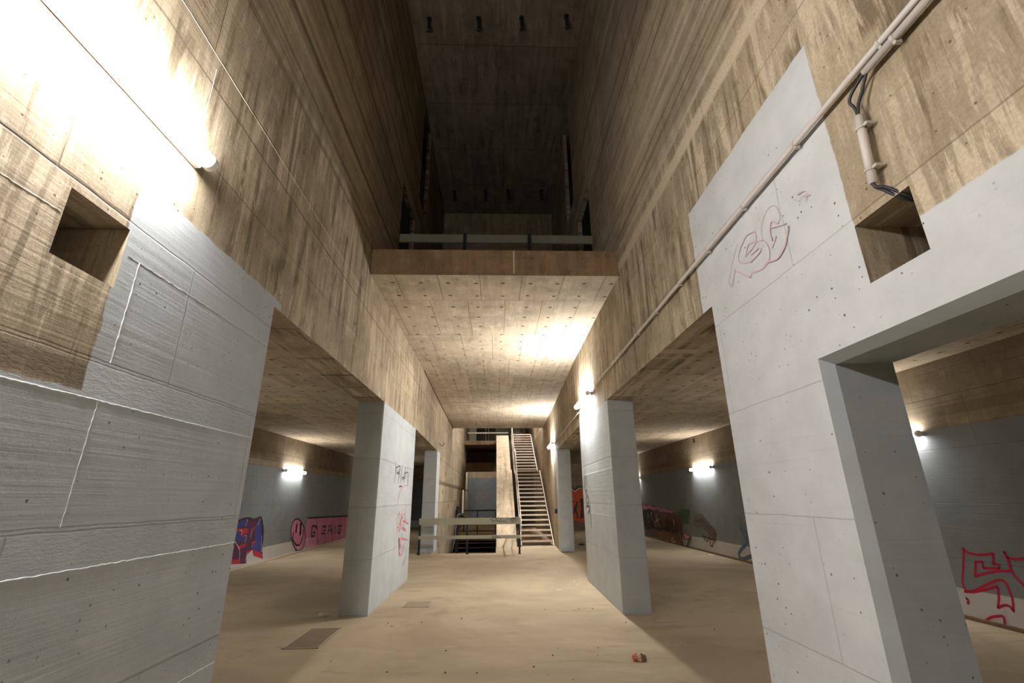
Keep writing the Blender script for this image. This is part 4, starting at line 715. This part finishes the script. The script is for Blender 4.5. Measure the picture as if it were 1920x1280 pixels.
bm = bmesh.new(); box(bm, -.02, .02, 2.1, 2.15, 0, 1.0, .003); obj('post', bm, M_steel, t2)
bm = bmesh.new(); tube(bm, [(0.0, 0.02, .94), (0.0, 2.15, .98)], .018, 8); tube(bm, [(0.0, 0.02, .48), (0.0, 2.15, .50)], .015, 8); obj('rail', bm, M_steel, t2)
planks('barrier_rail', 'grey plank railing on the upper level across the dark opening', -1.83, 1.86, 7.75, 6.36, (-0.60, 0.62), ZF, [(6.19, 6.36)], wood=M_plank_shaded)

# ------------------------------------------------------------------ the open stairs
RISE, GO = 5.15 / 31, 0.29
def zf_left(y): return prof([(17.7, 0.92), (23, 0.95), (28, 0.98)])(y)
def zf_right(y): return prof([(17.7, 2.02), (23, 2.0), (28, 2.0)])(y)
ST = empty('open_staircase', (0, 0, 0), 'long straight open-riser staircase with worn brown treads', 'staircase')
steps = []
y = 17.85; z = 0
for i in range(31):
    z += RISE
    steps.append((y, z, 1.2 if i == 16 else GO))
    y += 1.2 if i == 16 else GO
for (yy, zz, g) in steps:
    bm = bmesh.new(); box(bm, zf_left(yy), zf_right(yy), yy, yy + g + .01, zz - .045, zz)
    o = obj('tread', bm, M_tread, ST)
    bm = bmesh.new(); box(bm, zf_left(yy), zf_right(yy), yy - .012, yy, zz - .05, zz + .004)
    obj('nosing', bm, M_nosing, o)
ytop = y
YL = steps[16][0]
def stringer(x, w, nm):
    bm = bmesh.new()
    line = [(17.7, 0.02), (YL, 17 * RISE - .02), (YL + 1.1, 17 * RISE - .02), (ytop, 5.13)]
    lo = [(a, b - .09) for a, b in line]; hi = [(a, b + .02) for a, b in line]
    lo[0] = (17.7, 0.0)
    prism(bm, [(a, b) for a, b in lo] + [(a, b) for a, b in hi[::-1]], x, x + w, 'x')
    obj(nm, bm, M_string, ST)
stringer(0.885, 0.03, 'stringer'); stringer(2.03, 0.03, 'stringer')
bm = bmesh.new()
tube(bm, [(0.9, 17.75, .15), (0.9, 17.75, 0.85), (0.9, 18.0, 1.02), (0.9, YL, 17 * RISE + .95), (0.9, YL + 1.1, 17 * RISE + .95), (0.9, ytop, 6.15), (0.9, ytop + .9, 6.2)], .017, 8)
obj('handrail', bm, M_string, ST, smooth=True)
for k in range(7):
    yy = 18.4 + k * 1.45
    zz = (yy - 17.7) * RISE / GO if yy < YL else (17 * RISE if yy < YL + 1.1 else 17 * RISE + (yy - YL - 1.1) * RISE / GO)
    bm = bmesh.new(); tube(bm, [(0.895, yy, zz), (0.895, yy, zz + .95)], .014, 8); obj('baluster', bm, M_string, ST)
bm = bmesh.new()      # the sloping concrete parapet between the pit and the stairs
prism(bm, [(17.25, 0.0), (YL - .1, 2.86), (YL + 1.1, 2.86), (28.0, ZF), (30.6, ZF), (30.6, 4.6), (28.2, 4.6), (YL + 1.2, 2.3), (YL, 2.3), (18.4, 0)], 0.02, 0.73, 'x')
obj('wall_ramp', bm, M_ramp, kind='structure')

# pit: rails and the flight that goes down
PS = empty('descending_staircase', (0, 0, 0), 'dark flight of steps going down inside the stair pit', 'staircase')
for i in range(10):
    bm = bmesh.new(); yy = 23.7 - i * .29; zz = -.17 * (i + 1)
    box(bm, -1.95, -.02, yy - .29, yy, zz - .04, zz); o = obj('tread', bm, M_tread, PS)
    bm = bmesh.new(); box(bm, -1.95, -.02, yy - .29, yy - .28, zz - .04, zz + .004); obj('nosing', bm, M_nosing, o)
FR = empty('pit_railing', (-1.0, 24.1, 0), 'dark steel railing at the far edge of the stair pit', 'railing')
bm = bmesh.new(); tube(bm, [(-.95, 0, 1.05), (1.0, 0, 1.05)], .03, 8); tube(bm, [(-.95, 0, .12), (1.0, 0, .12)], .02, 8); obj('rail', bm, M_steel, FR)
for px in (-.95, .1, .98):
    bm = bmesh.new(); tube(bm, [(px, 0, 0), (px, 0, 1.05)], .025, 8); obj('post', bm, M_steel, FR)
SR = empty('pit_side_railing', (-1.35, 15.9, 0), 'black handrail with curled end at the left edge of the pit', 'railing')
bm = bmesh.new(); tube(bm, smooth_path([(0.22, 1.6, .55), (.25, 1.5, .95), (.12, 1.3, 1.08), (0.02, .9, .98), (0, .4, .35), (-.05, .1, 0.0)], 6), .03, 8); obj('handrail', bm, M_steel, SR, smooth=True)
bm = bmesh.new(); box(bm, -.02, .07, 1.2, 1.3, -1.5, 1.35, .01); obj('post', bm, M_steel, SR)
bm = bmesh.new(); box(bm, .12, .18, 1.9, 1.96, 1.1, 1.9, .01); obj('pipe', bm, M_string, SR, label='pale upright pipe')
# upper landing: railing, window wall
UR = empty('landing_railing', (-.5, 30.65, ZF), 'pale railing bar along the upper landing edge', 'railing')
bm = bmesh.new(); tube(bm, [(-1.35, 0, .50), (1.3, 0, .50)], .045, 8); tube(bm, [(-1.35, 0, 1.05), (1.3, 0, 1.05)], .045, 8); obj('rail', bm, M_string, UR)
for px in (-1.35, 0.0, 1.3):
    bm = bmesh.new(); tube(bm, [(px, 0, 0), (px, 0, 1.05)], .035, 8); obj('post', bm, M_steel, UR)
W1 = D.objects.new('window_1', None); C.objects.link(W1); W1.location = (0, 35.9, ZF); W1['kind'] = 'structure'
def wpart(nm, x0, x1, z0, z1, m, d=0.0):
    bm = bmesh.new(); box(bm, x0, x1, -0.06 - d, 0.04, z0, z1); return obj(nm, bm, m, W1)
wpart('pane', -1.50, -.05, 0.05, 2.2, M_dark); wpart('panel', -2.05, -1.5, 0.0, 2.2, M_cream)
wpart('window_frame', -.82, -.76, 0.05, 2.2, M_frame, .02); wpart('window_frame', -1.5, -.05, 1.6, 1.66, M_frame, .02)
wpart('panel', -.05, .95, 0.5, 2.2, M_greenp); wpart('panel', -.05, .95, 0, .5, M_end)
wpart('door', 1.35, 2.0, 0, 2.2, M_dark); wpart('panel', 2.0, 2.25, 0, 2.2, M_cream)
# dark plates stand in for shadowy slots in the far left wall
for (yy, zz) in ((17.2, 1.05), (18.1, 1.85), (19.2, 2.55), (17.5, .12), (21.0, 1.3)):
    bm = bmesh.new(); box(bm, -.002, .012, -.03, .03, -.09, .09, .003)
    tag(obj('wall_bracket', bm, M_rust, loc=(xl(yy), yy, zz)), 'small rusty slot plate on the far left concrete wall', 'bracket', 'rusty slot plates on the far left wall')
bm = bmesh.new(); tube(bm, smooth_path([(0, 0, .1), (.10, 0, .02), (.16, 0, .06), (.17, 0, .14)], 6), .012, 8)
tag(obj('wall_hook', bm, M_rust, loc=(xl(16.4), 16.45, 3.32), smooth=True), 'bent iron hook on the left beam above the far pillar', 'hook')
# strip of rusty gap between left wall and slab
bm = bmesh.new()
for a, b in zip((11.6, 13, 15, 17, 19.5), (13, 15, 17, 19.5, 21.9)):
    w = .03 + .02 * (a - 11) / 8
    v = [bm.verts.new(p) for p in ((xl(a) + .001, a, ZS - .004), (xl(a) + w, a, ZS - .004), (xl(b) + w + .008, b, ZS - .004), (xl(b) + .001, b, ZS - .004),
                                   (xl(a) + .001, a, ZS), (xl(a) + w, a, ZS), (xl(b) + w + .008, b, ZS), (xl(b) + .001, b, ZS))]
    for f in ((0, 1, 2, 3), (0, 1, 5, 4), (1, 2, 6, 5), (3, 2, 6, 7), (0, 3, 7, 4)): bm.faces.new([v[i] for i in f])
obj('joint_strip', bm, M_rust, slab, label='rusty joint strip')

# ------------------------------------------------------------------ iron hooks hanging from the hall ceiling
bm = bmesh.new(); tube(bm, [(0, 0, 0), (0, 0, -.26)], .032, 8); tube(bm, smooth_path([(0, 0, -.26), (.03, 0, -.33), (0, 0, -.38), (-.035, 0, -.33)], 4), .02, 8); box(bm, -.05, .05, -.05, .05, -.02, 0)
hk0 = obj('ceiling_hook', bm, M_steel)
rows = [((-1.46, 7.3), (-.39, 7.26), (.53, 7.22), (1.49, 7.16)), ((-1.42, 13.2), (-.38, 13.2), (.39, 13.1), (1.5, 13.1))]
first = True
for r, row in enumerate(rows):
    for qi, (x, yy) in enumerate(row):
        o = hk0 if first else hk0.copy()
        if not first: C.objects.link(o)
        first = False
        o.location = (x, yy, ZC)
        tag(o, 'dark iron hook, ' + ('leftmost', 'second from the left', 'third from the left', 'rightmost')[qi] + ' in the high ceiling row ' + ('nearest the camera' if r == 0 else 'by the end wall'), 'hook', 'ceiling hooks, ' + ('near row' if r == 0 else 'far row'))

# ------------------------------------------------------------------ floor: drain covers and litter
def grate(x0, x1, y0, y1, label, skew=0.0):
    cx, cy = (x0 + x1) / 2, (y0 + y1) / 2
    t = empty('floor_grate', (cx, cy, 0), label, 'grate', rot=(0, 0, skew))
    bm = bmesh.new(); a, b = (x1 - x0) / 2, (y1 - y0) / 2
    box(bm, -a, a, -b, -b + .02, 0, .006); box(bm, -a, a, b - .02, b, 0, .006); box(bm, -a, -a + .02, -b, b, 0, .006); box(bm, a - .02, a, -b, b, 0, .006)
    box(bm, -a, a, -b, b, .0005, .002)
    obj('frame', bm, M_grate, t)
    bm = bmesh.new(); n = int((y1 - y0) / .03)
    for k in range(n):
        yy = -b + .03 + k * (2 * b - .06) / max(1, n - 1)
        v = [bm.verts.new(p) for p in ((-a + .02, yy, .002), (a - .02, yy + .01, .002), (a - .02, yy + .022, .002), (-a + .02, yy + .012, .002), (-a + .02, yy + .006, .007), (a - .02, yy + .016, .007))]
        bm.faces.new((v[0], v[1], v[5], v[4])); bm.faces.new((v[3], v[4], v[5], v[2]))
    obj('bars', bm, M_grate, t)
    return t
grate(-2.43, -2.02, 6.18, 7.06, 'rusty ribbed floor grate near the foot of the left pillar')
grate(-1.47, -1.05, 8.22, 8.66, 'small faint square cover in the floor by the left pillar')
def crumple(name, loc, size, seed, mats, label, cat, group=None, flatz=.45, rz=0.0):
    rnd = random.Random(seed)
    bm = bmesh.new(); bmesh.ops.create_icosphere(bm, subdivisions=3, radius=1.0)
    dirs = [Vector((rnd.gauss(0, 1), rnd.gauss(0, 1), rnd.gauss(0, 1))).normalized() for _ in range(16)]
    offs = [rnd.uniform(.55, .9) for _ in dirs]
    for v in bm.verts:
        c = v.co.normalized(); r = 1.0
        for d, o_ in zip(dirs, offs):
            k = c.dot(d)
            if k > 0.2: r = min(r, o_ / k)
        v.co = c * r * rnd.uniform(.93, 1.05)
        v.co = Vector((v.co.x * size[0], v.co.y * size[1], v.co.z * size[2]))
    zmin = min(v.co.z for v in bm.verts)
    for v in bm.verts: v.co.z = max(0, v.co.z - zmin * flatz)
    for f in bm.faces:
        c = f.calc_center_median()
        f.material_index = 0 if len(mats) == 1 else (1 if c.x < -size[0] * .25 else (2 if (len(mats) > 2 and c.y < 0 and c.x > size[0] * .2) else 0))
    return tag(obj(name, bm, mats, loc=loc, rot=(0, 0, rz)), label, cat, group)
M_tan = flat('wrapper_tan', (0.55, 0.38, 0.24), .7); M_wred = flat('wrapper_red', (0.5, 0.10, 0.07), .6)
crumple('food_wrapper', (1.49, 5.56, 0), (.085, .06, .05), 3, [M_tan, M_wred, M_rust], 'crumpled red and tan food wrapper on the floor', 'litter', rz=-.2)
crumple('paper_scrap', (-2.50, 7.74, 0), (.10, .05, .04), 4, [M_paper], 'crumpled pale paper beside the left pillar foot', 'litter')
crumple('paper_scrap', (1.56, 10.22, 0), (.07, .05, .035), 5, [M_paper], 'crumpled whitish paper before the right pillar, the farther scrap', 'litter', rz=.4)
crumple('paper_scrap', (1.15, 9.42, 0), (.09, .03, .012), 6, [M_paper], 'thin flat paper strip on the floor, nearer than the crumpled one', 'litter')
crumple('paper_scrap', (6.2, 14.45, 0), (.10, .06, .012), 7, [flat('white_paper', (.85, .84, .8), .6)], 'small white paper by the right aisle wall', 'litter')
crumple('rag', (3.05, 17.9, 0), (.14, .12, .05), 8, [flat('dark_rag', (.10, .03, .03), .9)], 'dark reddish rag on the floor behind the far right pillar', 'litter')
for k, (x, yy) in enumerate(((-2.3, 15.55), (-1.95, 15.6), (-.9, 15.25))):
    crumple('paper_scrap', (x, yy, 0), (.035, .03, .02), 20 + k, [M_paper], ('tiny white scrap by the leftmost barrier post', 'tiny white scrap right of the leftmost barrier post', 'tiny white scrap at the middle barrier post')[k], 'litter', 'tiny white scraps under the barrier')
rnd = random.Random(11)
peb = crumple('pebble', (-.55, 6.0, 0), (.012, .012, .008), 30, [M_pebble], 'tiny dark grit crumb on the hall floor', 'grit', 'dark crumbs scattered on the floor')
spots = [(-1.01, 7.27, 1.22), (-1.47, 7.27, 1.34), (-1.38, 7.10, 1.40), (-0.48, 7.44, 1.54), (-1.06, 5.36, 1.34), (-0.49, 5.31, 1.52), (1.34, 7.30, 0.63), (1.26, 7.94, 1.07), (1.47, 7.92, 1.54), (0.74, 7.90, 1.25), (1.75, 7.07, 1.50), (1.09, 5.73, 0.71), (1.15, 6.00, 1.07), (0.70, 6.01, 0.85), (2.83, 7.57, 1.14), (4.88, 11.71, 1.17), (2.89, 8.43, 0.61), (2.45, 7.44, 0.82), (2.12, 6.02, 0.88), (0.61, 5.76, 1.52), (-0.18, 5.28, 1.37), (-1.72, 5.72, 0.76), (2.77, 6.65, 1.40), (-3.72, 9.93, 0.74), (-3.78, 8.75, 1.22), (-0.27, 8.90, 0.73), (0.14, 6.84, 0.60), (0.38, 5.42, 1.47), (0.72, 5.06, 0.81)]
for (x, yy, s) in spots:
    o = peb.copy(); C.objects.link(o); o.location = (x, yy, 0); o.scale = (s * .7, s * .7, s * .7); o.rotation_euler = (0, 0, rnd.uniform(0, 6))
